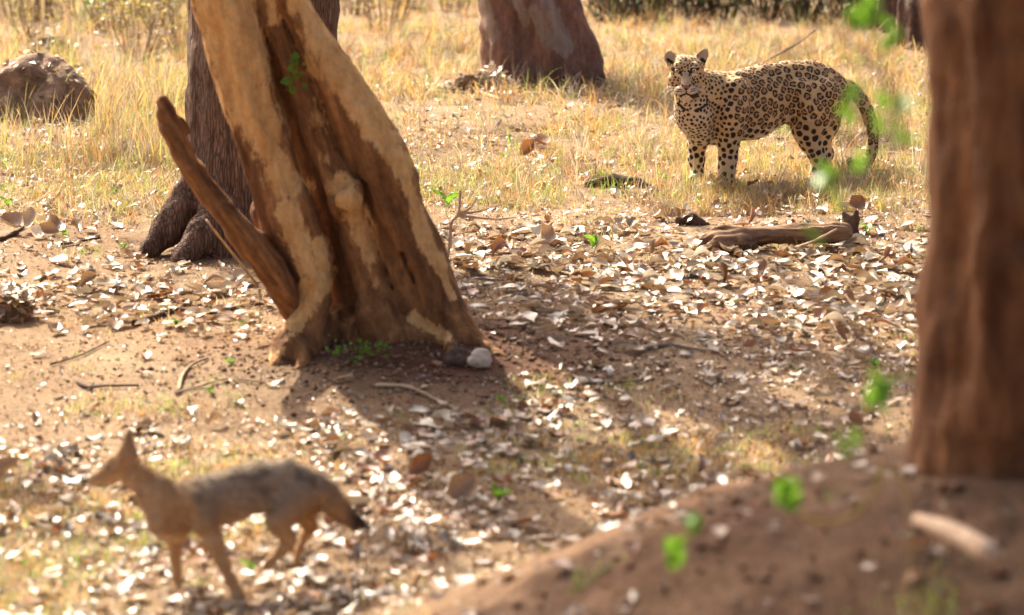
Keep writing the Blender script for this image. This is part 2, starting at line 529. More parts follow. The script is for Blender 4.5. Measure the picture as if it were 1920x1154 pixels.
r2 = np.sqrt(((V[:, 0] + 0.3) / 1.25) ** 2 + ((V[:, 1] - 15.2) / 1.0) ** 2)
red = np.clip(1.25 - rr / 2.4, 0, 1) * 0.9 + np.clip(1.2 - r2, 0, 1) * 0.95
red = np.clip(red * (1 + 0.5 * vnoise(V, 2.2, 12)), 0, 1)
obj('ground', mk_mesh('ground', V, Q, M['soil'], fattr={'red': red}), kind='structure',
    label='reddish brown forest soil sloping gently away under the grass')

def gz(x, y): return float(hgt(x, y))

# ------------------------------------------------------------------ trees
def chain_px(pts, Y0):
    return [(P(a, b, Y0 - d), r * S(Y0 - d)) for a, b, d, r in pts]

def tree_empty(name, base, **kw):
    e = bpy.data.objects.new(name, None); C.objects.link(e); e.location = base
    for k, v in kw.items(): e[k] = v
    return e

def leaf_quads(centers, size, up_bias=0.4, cols=None, width=0.55):
    n = len(centers)
    d = rs.normal(size=(n, 3)); d[:, 2] *= 0.5; d /= np.linalg.norm(d, axis=1, keepdims=True)
    u = rs.normal(size=(n, 3)); u[:, 2] += up_bias * 4
    s = np.cross(d, u); s /= np.linalg.norm(s, axis=1, keepdims=True)
    nn = np.cross(s, d)
    L = size * (0.6 + 0.8 * rs.rand(n))[:, None]; W = L * width * 0.5
    a = centers; b = a + d * L * 0.45 + s * W + nn * L * 0.06; c = a + d * L - nn * L * .1; e = a + d * L * 0.45 - s * W + nn * L * 0.06
    mid = a + d * L * 0.5 - nn * L * 0.03
    V = np.stack([a, b, c, e, mid], 1).reshape(-1, 3)
    i = np.arange(n)[:, None] * 5
    F = np.concatenate([i + np.array([[0, 1, 4]]), i + np.array([[1, 2, 4]]), i + np.array([[2, 3, 4]]), i + np.array([[3, 0, 4]])])
    return V, F

def shade_point(px, py, z):
    """the spot at height z over the ground from which the sun throws a shadow onto that pixel's ground"""
    g = G(px, py)
    return g + SDIR / SDIR[2] * (z - g[2])

def crown(root, base, start, clusters, limb_mat, leafmat, label=None):
    mb = MB(); LV, LF, o = [], [], 0
    for (c, rad, n) in clusters:
        c = np.asarray(c, float)
        mid = (start + c) / 2 + rs.normal(size=3) * 0.15 + np.array([0, 0, 0.35])
        path = smooth_path([start, mid, c], 7)
        V_, F_ = tube(path, np.linspace(0.075, 0.018, len(path)), 7, 0.08)
        mb.add(V_, F_)
        for _ in range(max(3, n // 60)):
            e = c + rs.normal(size=3) * rad * 0.5
            V_, F_ = tube(smooth_path([path[-6], (path[-3] + e) / 2 + rs.normal(size=3) * .05, e], 4), np.linspace(0.018, 0.004, 9), 5)
            mb.add(V_, F_)
        q = rs.normal(size=(n, 3)) * rad * np.array([0.55, 0.55, 0.28])
        V_, F_ = leaf_quads(c + q, 0.17)
        LV.append(V_); LF.append(F_ + o); o += len(V_)
    obj('limb', mb.mesh('limb', limb_mat, base), root)
    obj('crown', mk_mesh('crown', np.concatenate(LV) - base, np.concatenate(LF), leafmat, smooth=False), root, kind='stuff')

# --- main gnarled tree
Y0 = 15.5
f = Field(0.0125)
ch = lambda pts, k=0.03, sq=None: f.chain(chain_px(pts, Y0), k, sq)
K = 0.008
ch([(405, -60, 0.05, 56), (420, 0, 0.05, 56), (452, 112, 0.05, 58), (486, 225, 0.05, 54), (515, 337, 0.07, 52), (536, 385, 0.08, 56), (545, 420, 0.08, 58),
    (577, 485, 0.09, 48), (590, 555, 0.13, 37), (580, 600, 0.18, 37), (550, 650, 0.27, 32), (516, 690, 0.35, 17), (497, 705, 0.39, 8)], K)
ch([(482, -60, 0.04, 24), (495, 0, 0.04, 24), (524, 75, 0.04, 24), (553, 150, 0.03, 28), (588, 225, 0.02, 29), (615, 300, 0.03, 31), (640, 350, 0.06, 36),
    (646, 376, 0.08, 37), (662, 412, 0.03, 30), (680, 480, 0.03, 31), (697, 536, 0.05, 36), (716, 592, 0.08, 48), (738, 632, 0.12, 40), (745, 660, 0.13, 24)], K)
f.ball(P(655, 372, Y0 - .17), 27 * S(Y0), 0.02)
f.ball(P(668, 352, Y0 - .15), 16 * S(Y0), 0.015)
ch([(735, 610, .12, 34), (800, 632, .15, 25), (850, 648, .17, 17), (885, 655, .17, 8)], K)
ch([(671, 316, .03, 13), (694, 349, .05, 15), (716, 424, .05, 18), (732, 480, .06, 20), (762, 550, .08, 23), (800, 610, .10, 26), (840, 640, .1, 16)], 0.014)
ch([(520, -60, 0.05, 34), (545, 0, 0.05, 34), (586, 75, 0.05, 36), (630, 150, 0.05, 43), (676, 225, 0.05, 49), (714, 300, 0.05, 58), (733, 345, 0.05, 59), (744, 390, 0.05, 54),
    (772, 442, 0.05, 48), (800, 517, 0.05, 47), (828, 585, 0.08, 46), (856, 628, 0.12, 42), (905, 652, 0.15, 20), (955, 668, 0.17, 8)], K)
ch([(470, -60, -.30, 84), (500, 60, -.30, 88), (560, 200, -.36, 96), (618, 300, -.38, 112), (655, 420, -.40, 128), (680, 520, -.40, 140), (700, 610, -.34, 140), (705, 690, -.25, 120)], 0.04)
ch([(590, 620, -.1, 60), (680, 640, .0, 60), (800, 640, -.05, 50)], 0.04)
ch([(500, 395, .0, 34), (530, 470, -.02, 36), (550, 540, .0, 34)], K)       # shoulder where the dead limb joins
ch([(596, 600, .1, 26), (600, 650, .16, 20)], K)
def root(p0, r0, gx_, gy_, r1, k=.03):
    g_ = G(gx_, gy_); a_ = P(*p0); m_ = (a_ + g_) / 2 + np.array([0, 0, .015])
    f.cone(a_, m_, r0 * S(Y0), (r0 + r1) / 2 * S(Y0), k); f.cone(m_, g_, (r0 + r1) / 2 * S(Y0), r1 * S(Y0), k)
root((565, 635, Y0 - .2), 32, 505, 694, 8, .05)
root((590, 650, Y0 - .18), 26, 560, 694, 8, .05)
root((870, 640, Y0 - .1), 24, 960, 676, 8)
root((830, 640, Y0 - .12), 24, 862, 680, 8, .05)

def crev(pts, k=.012):
    for (a0, b0, d0, r0), (a1, b1, d1, r1) in zip(pts[:-1], pts[1:]):
        f.cone(P(a0, b0, Y0 - d0), P(a1, b1, Y0 - d1), r0 * 1.2, r1 * 1.2, k, None, True)
crev([(470, -60, .14, .022), (481, 0, .14, .024), (516, 110, .13, .026), (548, 225, .12, .024), (582, 330, .12, .022), (604, 385, .12, .026), (620, 450, .10, .036), (640, 555, .11, .046), (648, 600, .16, .03)])
crev([(500, -60, .12, .016), (515, 0, .12, .018), (551, 80, .11, .022), (580, 150, .10, .024), (620, 228, .09, .026), (656, 300, .10, .026), (692, 350, .11, .022), (706, 420, .10, .016), (722, 480, .11, .014), (752, 560, .14, .013), (790, 612, .18, .010)])
crev([(716, 345, .10, .016), (742, 410, .10, .018), (764, 475, .10, .018), (798, 560, .12, .018), (832, 612, .15, .012)])
crev([(560, 400, .22, .008), (575, 440, .20, .006)], .008)
crev([(455, 180, .20, .006), (470, 260, .19, .008), (495, 330, .20, .006)], .01)
crev([(700, 200, .16, .007), (740, 290, .18, .008), (766, 360, .17, .006)], .01)
main_base = np.array([P(700, 660, Y0)[0], Y0, gz(P(700, 660, Y0)[0], Y0)])
def disp_main(p):
    q = p * np.array([1, 1, 0.35])
    q2 = p.copy(); q2[:, 0] += (p[:, 2]) * 0.30; q2 = q2 * np.array([1, 1, 0.22])
    return 0.012 * fbm(q, 4.0, 2, 1) + 0.026 * np.abs(vnoise(q2, 8.5, 2)) - 0.008 + 0.010 * np.abs(vnoise(q2, 19.0, 12)) + 0.006 * vnoise(p, 26, 3)
V, Q = f.build(disp_main, zmin=-0.15)
tree = tree_empty('gnarled_tree', main_base, label='leaning gnarled tree with fluted ochre and brown bark and a broken dead limb', category='tree')
px, py = proj(V)
patch = np.full(len(V), -1.0)
nz_ = fbm(V * np.array([1, 1, .6]), 7.0, 4, 31)
for (x0, y0, x1, y1, r_, s_) in [
    (400, -60, 425, 30, 60, 1), (425, 30, 455, 150, 56, 1), (455, 150, 500, 260, 46, .95), (505, 250, 530, 345, 34, .75), (540, 320, 590, 350, 18, .5),
    (538, 395, 552, 440, 24, .95), (556, 440, 575, 495, 26, .95), (598, 460, 610, 520, 20, 1), (600, 520, 572, 560, 28, 1), (572, 560, 555, 605, 24, .95), (530, 650, 505, 690, 14, .5),
    (505, 0, 515, 40, 14, .8), (560, 60, 590, 140, 14, .6), (590, 190, 612, 300, 20, .45), (640, 345, 660, 380, 30, .8), (668, 395, 692, 470, 23, 1), (690, 500, 715, 560, 18, .3),
    (545, -40, 600, 70, 30, 1), (600, 70, 655, 150, 32, 1), (655, 150, 705, 240, 30, 1), (705, 240, 755, 310, 26, .9), (765, 320, 778, 400, 13, .8), (775, 400, 825, 500, 15, .9),
    (825, 500, 850, 560, 9, .8), (775, 596, 835, 630, 13, .95), (700, 330, 760, 345, 12, .3), (575, 105, 600, 200, 8, .4)]:
    ax, ay = x1 - x0, y1 - y0
    t = np.clip(((px - x0) * ax + (py - y0) * ay) / (ax * ax + ay * ay), 0, 1)
    d = np.hypot(px - x0 - t * ax, py - y0 - t * ay) / r_
    patch = np.maximum(patch, s_ * (1.25 - 0.75 * d) * (d < 2.2) - (d >= 2.2))
nrm = vnormals(V, Q)
away = nrm[:, 1] > 0.35
patch = np.where(away, 0.5 + 0.2 * nz_, patch + 0.16 * nz_)
patch = np.clip(patch, 0, 1)
low = sstep(0.45, 0.1, V[:, 2] - gz(*main_base[:2]))
me = mk_mesh('trunk', V - main_base, Q, M['main'], fattr={'patch': patch - 0.0 * low})
obj('trunk', me, tree)

f = Field(0.010)
f.chain(chain_px([(304, 192, .16, 10), (312, 212, .16, 15), (322, 240, .16, 19), (340, 285, .17, 20), (364, 322, .18, 23), (390, 362, .19, 23), (418, 395, .2, 24),
    (446, 430, .2, 26), (473, 461, .2, 28), (505, 500, .19, 30), (530, 540, .17, 29), (548, 580, .15, 25), (562, 612, .14, 18)], Y0), 0.015)
f.chain(chain_px([(338, 228, .15, 9), (349, 240, .15, 8)], Y0), 0.01)
f.ball(P(352, 247, Y0 - .15), 6 * S(Y0), .008)
f.cone(P(296, 186, Y0 - .2), P(308, 204, Y0 - .2), .012, .003, .006, None, True)
f.cone(P(345, 262, Y0 - .2), P(362, 300, Y0 - .2), .008, .006, .008, None, True)
V, Q = f.build(lambda p: 0.011 * fbm((p + np.array([1, 0, 0]) * p[:, 2:3] * .7) * np.array([1, 1, .3]), 18, 3, 7) + .014 * vnoise(p, 8, 8))
obj('dead_limb', mk_mesh('dead_limb', V - main_base, Q, M['limb']), tree, label='broken dead limb slanting up to the left of the trunk')
# trunk above the picture
mb = MB()
top = []
for (px_, py_, r_) in ((412, -10, 55), (488, -10, 26), (531, -10, 36)):
    a = P(px_, py_, Y0); b = a + np.array([-0.55, 0.1, 1.3]); c = np.array([-1.75, 15.7, 4.3])
    path = smooth_path([P(px_ - 6, py_ - 50, Y0 + .02), a + np.array([-.08, 0, .25]), b, c], 6)
    mb.add(*tube(path, np.linspace(r_ * S(Y0) * .92, 0.09, len(path)), 14, 0.04))
obj('upper_trunk', mb.mesh('upper_trunk', M['main'], main_base), tree)
start = np.array([-1.75, 15.7, 4.2])
cl = []
for (px_, py_, z, rad, n) in [(1130, 622, 4.2, .26, 230), (1260, 642, 4.4, .28, 280), (1400, 665, 4.7, .28, 260), (1560, 692, 4.9, .25, 190), (1010, 566, 4.0, .26, 220), (920, 540, 4.0, .22, 130), (1690, 715, 5, .22, 110),
    (1010, 855, 4.6, .2, 80), (1140, 878, 4.8, .2, 70), (890, 815, 4.4, .22, 100), (780, 1040, 4.9, .2, 60), (1330, 890, 5.0, .16, 40), (40, 930, 5.0, .2, 60)]:
    cl.append((shade_point(px_, py_, z), rad, n))
crown(tree, main_base, start, cl, M['limb'], M['canopy'])

def sprig(parent, name, pts, leafsz, mat=None, base=(0, 0, 0), n=6):
    V_, F_ = leaf_quads(np.array(pts), leafsz, 0.1, width=0.8)
    return obj(name, mk_mesh(name, V_ - np.array(base), F_, mat or M['green'], smooth=False), parent)
# green sprig on the trunk, sits in the bark
sp = [P(555 + rnd.uniform(-16, 18), 115 + rnd.uniform(-4, 60) , Y0 - .17 - rnd.uniform(0, .05)) for _ in range(16)]
mbs = MB(); mbs.add(*tube(smooth_path([P(548, 185, Y0 - .12), P(547, 160, Y0 - .2), P(560, 112, Y0 - .2)], 4), .003, 5))
o = obj('leafy_sprig', mbs.mesh('leafy_sprig', M['green'], main_base), tree, label='small bright green sprig sprouting from the upper trunk')
V_, F_ = leaf_quads(np.array(sp), .045, 0.1, width=.85)
obj('leaves', mk_mesh('leaves', V_ - main_base, F_, M['green'], smooth=False), o, kind='stuff')

# --- second tree behind, dark furrowed bark with buttress roots
Y1 = 18.3
f = Field(0.016)
c1 = lambda pts, k=.03: f.chain(chain_px(pts, Y1), k)
c1([(497, -70, 0, 132), (497, 0, 0, 133), (492, 100, 0, 132), (486, 200, 0, 130), (482, 300, 0, 128), (480, 380, 0, 126), (480, 440, 0, 126), (480, 520, 0, 126)], .05)
c1([(405, 250, .12, 34), (384, 320, .18, 30), (350, 385, .24, 29), (312, 435, .3, 26), (280, 470, .36, 17), (262, 484, .4, 9)], .03)
c1([(430, 330, .22, 40), (412, 400, .32, 38), (380, 445, .42, 32), (345, 480, .5, 20), (325, 495, .54, 10)], .025)
c1([(450, 400, .22, 50), (440, 450, .3, 52), (430, 500, .34, 50)], .04)
c1([(560, 350, .1, 50), (610, 430, .15, 42), (650, 480, .15, 20)], .04)
base1 = np.array([P(480, 470, Y1)[0], Y1, 0.0]); base1[2] = gz(base1[0], base1[1])
def disp2(p):
    q = p * np.array([1, 1, .1])
    return -0.016 * np.abs(vnoise(q, 20, 4)) + 0.014 * vnoise(q, 9, 5) + 0.006 * vnoise(p, 22, 6)
V, Q = f.build(disp2, zmin=-.15)
tree2 = tree_empty('buttressed_tree', base1, label='dark furrowed tree with buttress roots behind the leaning tree', category='tree')
obj('trunk', mk_mesh('trunk', V - base1, Q, M['dark']), tree2)
mb = MB(); t0 = P(497, -40, Y1); t1 = t0 + np.array([.1, .1, 4.2])
mb.add(*tube(smooth_path([t0 - np.array([0, 0, .15]), (t0 + t1) / 2, t1], 6), np.linspace(.375, .2, 13), 18, .02))
obj('upper_trunk', mb.mesh('upper_trunk', M['dark'], base1), tree2)
cl = [(shade_point(a, b, z), rad, n) for a, b, z, rad, n in [(430, 470, 5.5, .5, 130), (560, 480, 5.8, .5, 130), (930, 250, 6.2, .4, 90), (230, 300, 6, .5, 120)]]
crown(tree2, base1, t1, cl, M['dark'], M['canopy'])

# --- third tree, farther back
g = G(1010, 158); Y2 = g[1]
f = Field(0.022)
c2 = lambda pts, k=.03: f.chain(chain_px(pts, Y2), k)
c2([(975, -60, 0, 76), (983, 0, 0, 82), (1000, 70, 0, 88), (1012, 120, 0, 88), (1015, 185, 0, 96)], .05)
c2([(1040, -40, .05, 38), (1055, 30, .08, 36), (1085, 90, .1, 34), (1110, 120, .12, 20)], .05)
c2([(985, -60, .25, 30), (1010, 20, .28, 30), (1030, 80, .3, 28), (1040, 130, .32, 26)], .03)
c2([(930, 60, .1, 26), (935, 110, .18, 30), (928, 150, .26, 24), (915, 178, .34, 14)], .06)
c2([(1070, 90, .1, 34), (1100, 140, .16, 24), (1135, 170, .22, 12)], .06)
c2([(990, 110, .24, 34), (980, 150, .34, 28), (968, 180, .42, 14)], .06)
c2([(1050, 110, .24, 30), (1058, 155, .32, 24), (1066, 180, .4, 12)], .06)
c2([(930, -60, .2, 34), (940, 40, .22, 32), (955, 120, .28, 34)], .03)
base2 = np.array([g[0], Y2, gz(g[0], Y2)])
V, Q = f.build(lambda p: .02 * vnoise(p * np.array([1, 1, .2]), 7, 4) + .012 * vnoise(p, 12, 5), zmin=base2[2] - .2)
tree3 = tree_empty('peeling_tree', base2, label='grey and rust peeling tree trunk standing in the grass up the slope', category='tree')
px, py = proj(V)
pt = np.zeros(len(V))
for (x0, y0, x1, y1, r_) in [(1025, 0, 1060, 90, 13), (1000, 20, 1030, 80, 10), (905, 10, 925, 70, 12), (970, 0, 985, 40, 8), (1045, 90, 1060, 105, 6)]:
    ax, ay = x1 - x0, y1 - y0
    t = np.clip(((px - x0) * ax + (py - y0) * ay) / (ax * ax + ay * ay), 0, 1)
    pt = np.maximum(pt, np.clip(1.2 - .6 * np.hypot(px - x0 - t * ax, py - y0 - t * ay) / r_, 0, 1))
obj('trunk', mk_mesh('trunk', V - base2, Q, M['back'], fattr={'patch': pt}), tree3)
mb = MB(); t0 = P(985, -40, Y2); t1 = t0 + np.array([-.3, .1, 4.0])
mb.add(*tube(smooth_path([t0 - np.array([0, 0, .15]), (t0 + t1) / 2, t1], 6), np.linspace(.33, .17, 13), 16, .03))
obj('upper_trunk', mb.mesh('upper_trunk', M['dark'], base2), tree3)
cl = [(shade_point(a, b, z), rad, n) for a, b, z, rad, n in [(1150, 160, 6, .6, 150), (1240, 200, 5.8, .4, 100), (1300, 25, 6, .8, 250), (1480, 25, 6.2, .8, 250), (1060, 165, 5.5, .5, 120)]]
crown(tree3, base2, t1, cl, M['dark'], M['canopy'])

# --- near trunk on the right, out of focus
Y3 = 9.3
f = Field(0.02)
xc = P(1944, 600, Y3)[0]
zb = gz(xc, Y3)
f.chain([(np.array([xc + .05, Y3, zb + 2.6]), .335), (np.array([xc + .02, Y3, zb + 1.2]), .33), (np.array([xc, Y3, zb + .35]), .325), (np.array([xc, Y3, zb - .05]), .34), (np.array([xc, Y3, zb - .4]), .38)], .1)
f.chain([(np.array([xc - .1, Y3 - .25, zb + 2.6]), .09), (np.array([xc - .17, Y3 - .24, zb + 1.2]), .085), (np.array([xc - .13, Y3 - .28, zb + .1]), .10)], .03)
V, Q = f.build(lambda p: .024 * vnoise(p * np.array([1, 1, .3]), 7, 2) + .02 * np.abs(vnoise(p * np.array([1, 1, .4]), 16, 7)) + .012 * vnoise(p, 13, 3), zmin=zb - .5)
base3 = np.array([xc, Y3, zb])
tree4 = tree_empty('near_tree', base3, label='thick reddish brown trunk close to the viewer on the shaded mound', category='tree')
obj('trunk', mk_mesh('trunk', V - base3, Q, M['near']), tree4)
mb = MB(); t0 = np.array([xc + .05, Y3, zb + 2.5]); t1 = t0 + np.array([.1, .3, 3.4])
mb.add(*tube(smooth_path([t0 - np.array([0, 0, .15]), (t0 + t1) / 2, t1], 6), np.linspace(.34, .2, 13), 18, .02))
obj('upper_trunk', mb.mesh('upper_trunk', M['near'], base3), tree4)
cl = []
def shade_xy(x, y, z): g = np.array([x, y, gz(x, y)]); return g + SDIR / SDIR[2] * (z - g[2])
for x, y, rad, n in [(.1, 8.6, .5, 260), (.55, 8.9, .55, 330), (1.0, 9.3, .55, 330), (.6, 8.0, .5, 300), (1.1, 8.3, .55, 330), (1.5, 8.8, .5, 300), (.15, 7.8, .5, 220), (-.15, 8.9, .35, 90), (1.45, 7.8, .5, 260), (.7, 9.7, .35, 90), (.2, 9.3, .3, 70), (1.2, 9.0, .4, 200)]:
    cl.append((shade_xy(x, y, 5.2 + rs.rand() * .8), rad, n))
crown(tree4, base3, t1, cl, M['near'], M['canopy'])

# --- thin trunks and a broken stump near the top edge
def thin_tree(px_, py_, r_px, lean, label, group, mat='dark', hgt_=5.0):
    g = G(px_, py_); r_ = r_px * S(g[1])
    base = np.array([g[0], g[1], gz(g[0], g[1]) - .05])
    t = tree_empty('slender_tree', base, label=label, category='tree', group=group)
    path = smooth_path([base, base + np.array([lean * .3, 0, hgt_ * .3]), base + np.array([lean * .7, .1, hgt_ * .65]), base + np.array([lean, .1, hgt_])], 6)
    rad = np.linspace(r_, r_ * .5, len(path)); rad[0] *= 1.35
    V_, F_ = tube(path, rad, 12, .07)
    obj('trunk', mk_mesh('trunk', recenter(V_, base), F_, M[mat]), t)
    LV, LF = leaf_quads(path[-1] + rs.normal(size=(220, 3)) * np.array([.8, .8, .5]), .14)
    obj('crown', mk_mesh('crown', LV - base, LF, M['canopy'], smooth=False), t, kind='stuff')
    return t
gp = 'slender trees far up the slope'
thin_tree(70, 42, 6, .1, 'slender dark trunk in the upper left corner, left one of the pair', gp)
thin_tree(93, 36, 7, -.1, 'slender dark trunk in the upper left corner, right one of the pair', gp)
thin_tree(1120, 14, 16, .2, 'dark trunk beyond the grass just right of the peeling tree', gp)
thin_tree(1245, 10, 9, -.2, 'slender dark trunk beyond the brush above the leopard head', gp)
thin_tree(1395, 8, 12, .1, 'dark trunk in the brush above the leopard back', gp)
thin_tree(1665, 60, 24, .05, 'dark trunk beyond the leopard tail beside the broken stump', gp)

g = G(1722, 92); Yb = g[1]
f = Field(.025)
f.chain(chain_px([(1722, 108, 0, 40), (1722, 60, 0, 36), (1722, 20, 0, 35)], Yb), .03)
f.ball(P(1700, 10, Yb), 14 * S(Yb), .03); f.ball(P(1738, 6, Yb), 12 * S(Yb), .03)
V, Q = f.build(lambda p: .045 * vnoise(p * np.array([1, 1, .08]), 14, 4))
bb = np.array([g[0], Yb, gz(g[0], Yb)])
obj('broken_stump', mk_mesh('broken_stump', V - bb, Q, M['dark']), label='wide splintered tree stump in the grass beside the near trunk edge', cat='stump', loc=bb)

# ------------------------------------------------------------------ dry brush along the top of the slope
def brush(px_, py_, hh, spread, nst, label, leafmat, nleaf, stem='dstick', group='dry brush up the slope', leafsz=.07):
    g = G(px_, py_); base = np.array([g[0], g[1], gz(g[0], g[1]) - .02])
    t = tree_empty('dry_shrub', base, label=label, category='shrub', group=group)
    mb = MB(); tips = []
    for i in range(nst):
        a = rs.rand() * 6.28; s = spread * rs.rand() ** .6
        h_ = hh * (.5 + .6 * rs.rand())
        p0 = base + np.array([math.cos(a) * s * .35, math.sin(a) * s * .35, 0])
        p2 = base + np.array([math.cos(a) * s * 1.2, math.sin(a) * s, h_])
        p1 = (p0 + p2) / 2 + rs.normal(size=3) * .05
        path = smooth_path([p0, p1, p2], 4)
        mb.add(*tube(path, np.linspace(.007, .002, len(path)), 5))
        tips += list(path[2:])
        for _ in range(2):
            j = rs.randint(3, len(path) - 1)
            e = path[j] + rs.normal(size=3) * .12 + np.array([0, 0, .12])
            mb.add(*tube([path[j], (path[j] + e) / 2 + rs.normal(size=3) * .02, e], [.005, .003, .002], 4)); tips.append(e)
    obj('stem', mb.mesh('stem', M[stem], base), t)
    if nleaf:
        tips = np.array(tips); c = tips[rs.randint(0, len(tips), nleaf)] + rs.normal(size=(nleaf, 3)) * .05
        LV, LF = leaf_quads(c, leafsz)
        obj('leaves', mk_mesh('leaves', LV - base, LF, M[leafmat], smooth=False), t, kind='stuff')
spots = [(60, 75, 'twiggy shrub in the grass between the rounded mound and the corner trunks'), (255, 110, 'sparse green tipped shrub in the grass left of the dark tree'), (720, 60, 'low yellow green shrub right of the leaning tree'), (20, 30, 'yellowing twiggy shrub in the top left corner'), (150, 40, 'tall twiggy shrub beside the pair of slender trunks'), (215, 60, 'greenish twiggy shrub between the corner trunks and the leaning tree'),
         (290, 50, 'green leafed shrub left of the leaning tree top'), (335, 90, 'low shrub close against the left side of the dark tree'), (670, 30, 'yellow green shrub just right of the leaning tree top'),
         (770, 15, 'sparse golden shrub between the leaning and peeling trees'), (850, 25, 'thin golden shrub just left of the peeling tree'), (1150, 20, 'dark twiggy shrub just right of the peeling tree'),
         (1210, 18, 'dark twiggy shrub above the leopard ears'), (1290, 15, 'dense dark shrub above the leopard neck'), (1350, 20, 'dense brown shrub above the leopard shoulders'),
         (1430, 14, 'dense dark shrub above the leopard back'), (1500, 20, 'brown shrub above the leopard rump'), (1570, 16, 'dark shrub left of the far dark trunk'), (1620, 30, 'brown shrub close beside the far dark trunk')]
for i, (a, b, lab) in enumerate(spots):
    dark = a > 1100
    brush(a, b + (20 if dark else 0), .8 if dark else .95, .45, 44 if dark else 16, lab, 'canopy' if dark else ('green' if i in (5, 6) else 'yellowish'), 260 if dark else 260, stem='dstick' if dark else 'stick', leafsz=.07 if dark else .05)
# far woodland that closes the view up the slope
LV, LF, o_ = [], [], 0
mb = MB()
for i in range(170):
    y = rs.uniform(42, 75); x = rs.uniform(-22, 22); z = gz(x, y)
    h_ = rs.uniform(3, 7)
    mb.add(*tube([(x, y, z - .1), (x + rs.normal() * .2, y, z + h_ * .5), (x + rs.normal() * .4, y, z + h_)], [.16, .12, .06], 7))
    n = 150
    c = np.array([x, y, z + h_]) + rs.normal(size=(n, 3)) * np.array([1.1, 1.1, .8]); c2_ = np.array([x, y, z + .6]) + rs.normal(size=(60, 3)) * np.array([1.4, 1.2, .5])
    V_, F_ = leaf_quads(np.concatenate([c, c2_]), .35); LV.append(V_); LF.append(F_ + o_); o_ += len(V_)
obj('woodland', mb.mesh('woodland', M['dark']), kind='stuff', label='far trunks of the dry woodland beyond the slope')
obj('undergrowth', mk_mesh('undergrowth', np.concatenate(LV), np.concatenate(LF), M['canopy'], smooth=False), kind='stuff', label='far foliage of the dry woodland beyond the slope')

# ------------------------------------------------------------------ mounds, stone, logs, sticks
def lump(name, px_, py_, w, h_, d_, mat, label, cat, n=14, vox=.02, group=None, amp=.03, dsc=9):
    g = G(px_, py_); Y = g[1]; f = Field(vox); b = np.array([g[0], Y, gz(g[0], Y)])
    for i in range(n):
        u, v_ = rnd.uniform(-1, 1), rnd.uniform(-1, 1)
        top_ = max(0.05, 1 - (u * u + v_ * v_) * .7)
        r_ = min(w, h_) * rnd.uniform(.28, .45)
        f.ball(b + np.array([u * w * .5, v_ * d_ * .5, top_ * h_ - r_ * .8]), r_, .08)
    f.ball(b + np.array([0, 0, h_ * .1]), h_ * .6, .05)
    V, Q = f.build(lambda p: amp * vnoise(p, dsc, 4) + amp * .6 * vnoise(p, dsc * 2.3, 5) + amp * .3 * vnoise(p, dsc * 5, 6))
    o = obj(name, mk_mesh(name, V - b, Q, M[mat]), label=label, cat=cat, group=group, loc=b)
    if name in ('termite_mound', 'earth_clod'):
        nn = vnormals(V, Q); up_ = np.where((nn[:, 2] > .25))[0]; k_ = up_[rs.randint(0, len(up_), 170)]
        LV, LF = leaf_quads(V[k_] + nn[k_] * .008, .055, .8)
        pc = np.array([PAL0[i] for i in rs.randint(0, 4, 170)])
        obj('debris', mk_mesh('debris', LV - b, LF, M['litter'], np.repeat(pc, 5, 0), smooth=False), o, kind='stuff')
    return o
PAL0 = [(.40, .29, .17), (.32, .19, .09), (.24, .185, .13), (.50, .34, .14)]
lump('termite_mound', 75, 222, .62, .40, .45, 'clod', 'rounded brown earth mound in the dry grass at the left edge', 'mound', 34, amp=.022, dsc=9)
lump('termite_mound', 95, 108, .30, .20, .3, 'clod', 'low brown earth mound behind the rounded mound, near the corner trunks', 'mound', 12)
lump('earth_clod', 893, 172, .50, .17, .25, 'clod', 'reddish crumbled earth heap left of the peeling tree foot', 'earth heap', 14, .015)
lump('earth_clod', 15, 600, .10, .12, .12, 'wood', 'rough brown rotten wood lump at the left edge among the litter', 'wood chunk', 8, .008, amp=.018, dsc=25)
lump('root_knob', 858, 680, .08, .03, .06, 'dstick', 'blackened root knob beside the pale stone', 'wood chunk', 6, .008, amp=.01, dsc=25)

g = G(898, 690); f = Field(.005); b = np.array([g[0], g[1], gz(g[0], g[1])])
s_ = S(g[1])
f.ball(b + np.array([0, 0, 20 * s_]), 21 * s_, .01, (np.array([0, 1.0, 0]), .6))
f.ball(b + np.array([12 * s_, .01, 14 * s_]), 16 * s_, .01, (np.array([0, 1.0, 0]), .7))
f.ball(b + np.array([-12 * s_, .01, 12 * s_]), 14 * s_, .01)
for c_, r_ in (((.045, -.03, .075), .03), ((-.05, -.03, .07), .022), ((.06, -.04, .03), .02)): f.ball(b + np.array(c_), r_, .004, None, True)
V, Q = f.build(lambda p: .009 * vnoise(p, 22, 4) + .005 * np.abs(vnoise(p, 55, 5)))
obj('stone', mk_mesh('stone', V - b, Q, M['stone'], smooth=False), label='pale rounded stone at the right foot of the leaning tree', cat='stone', loc=b)

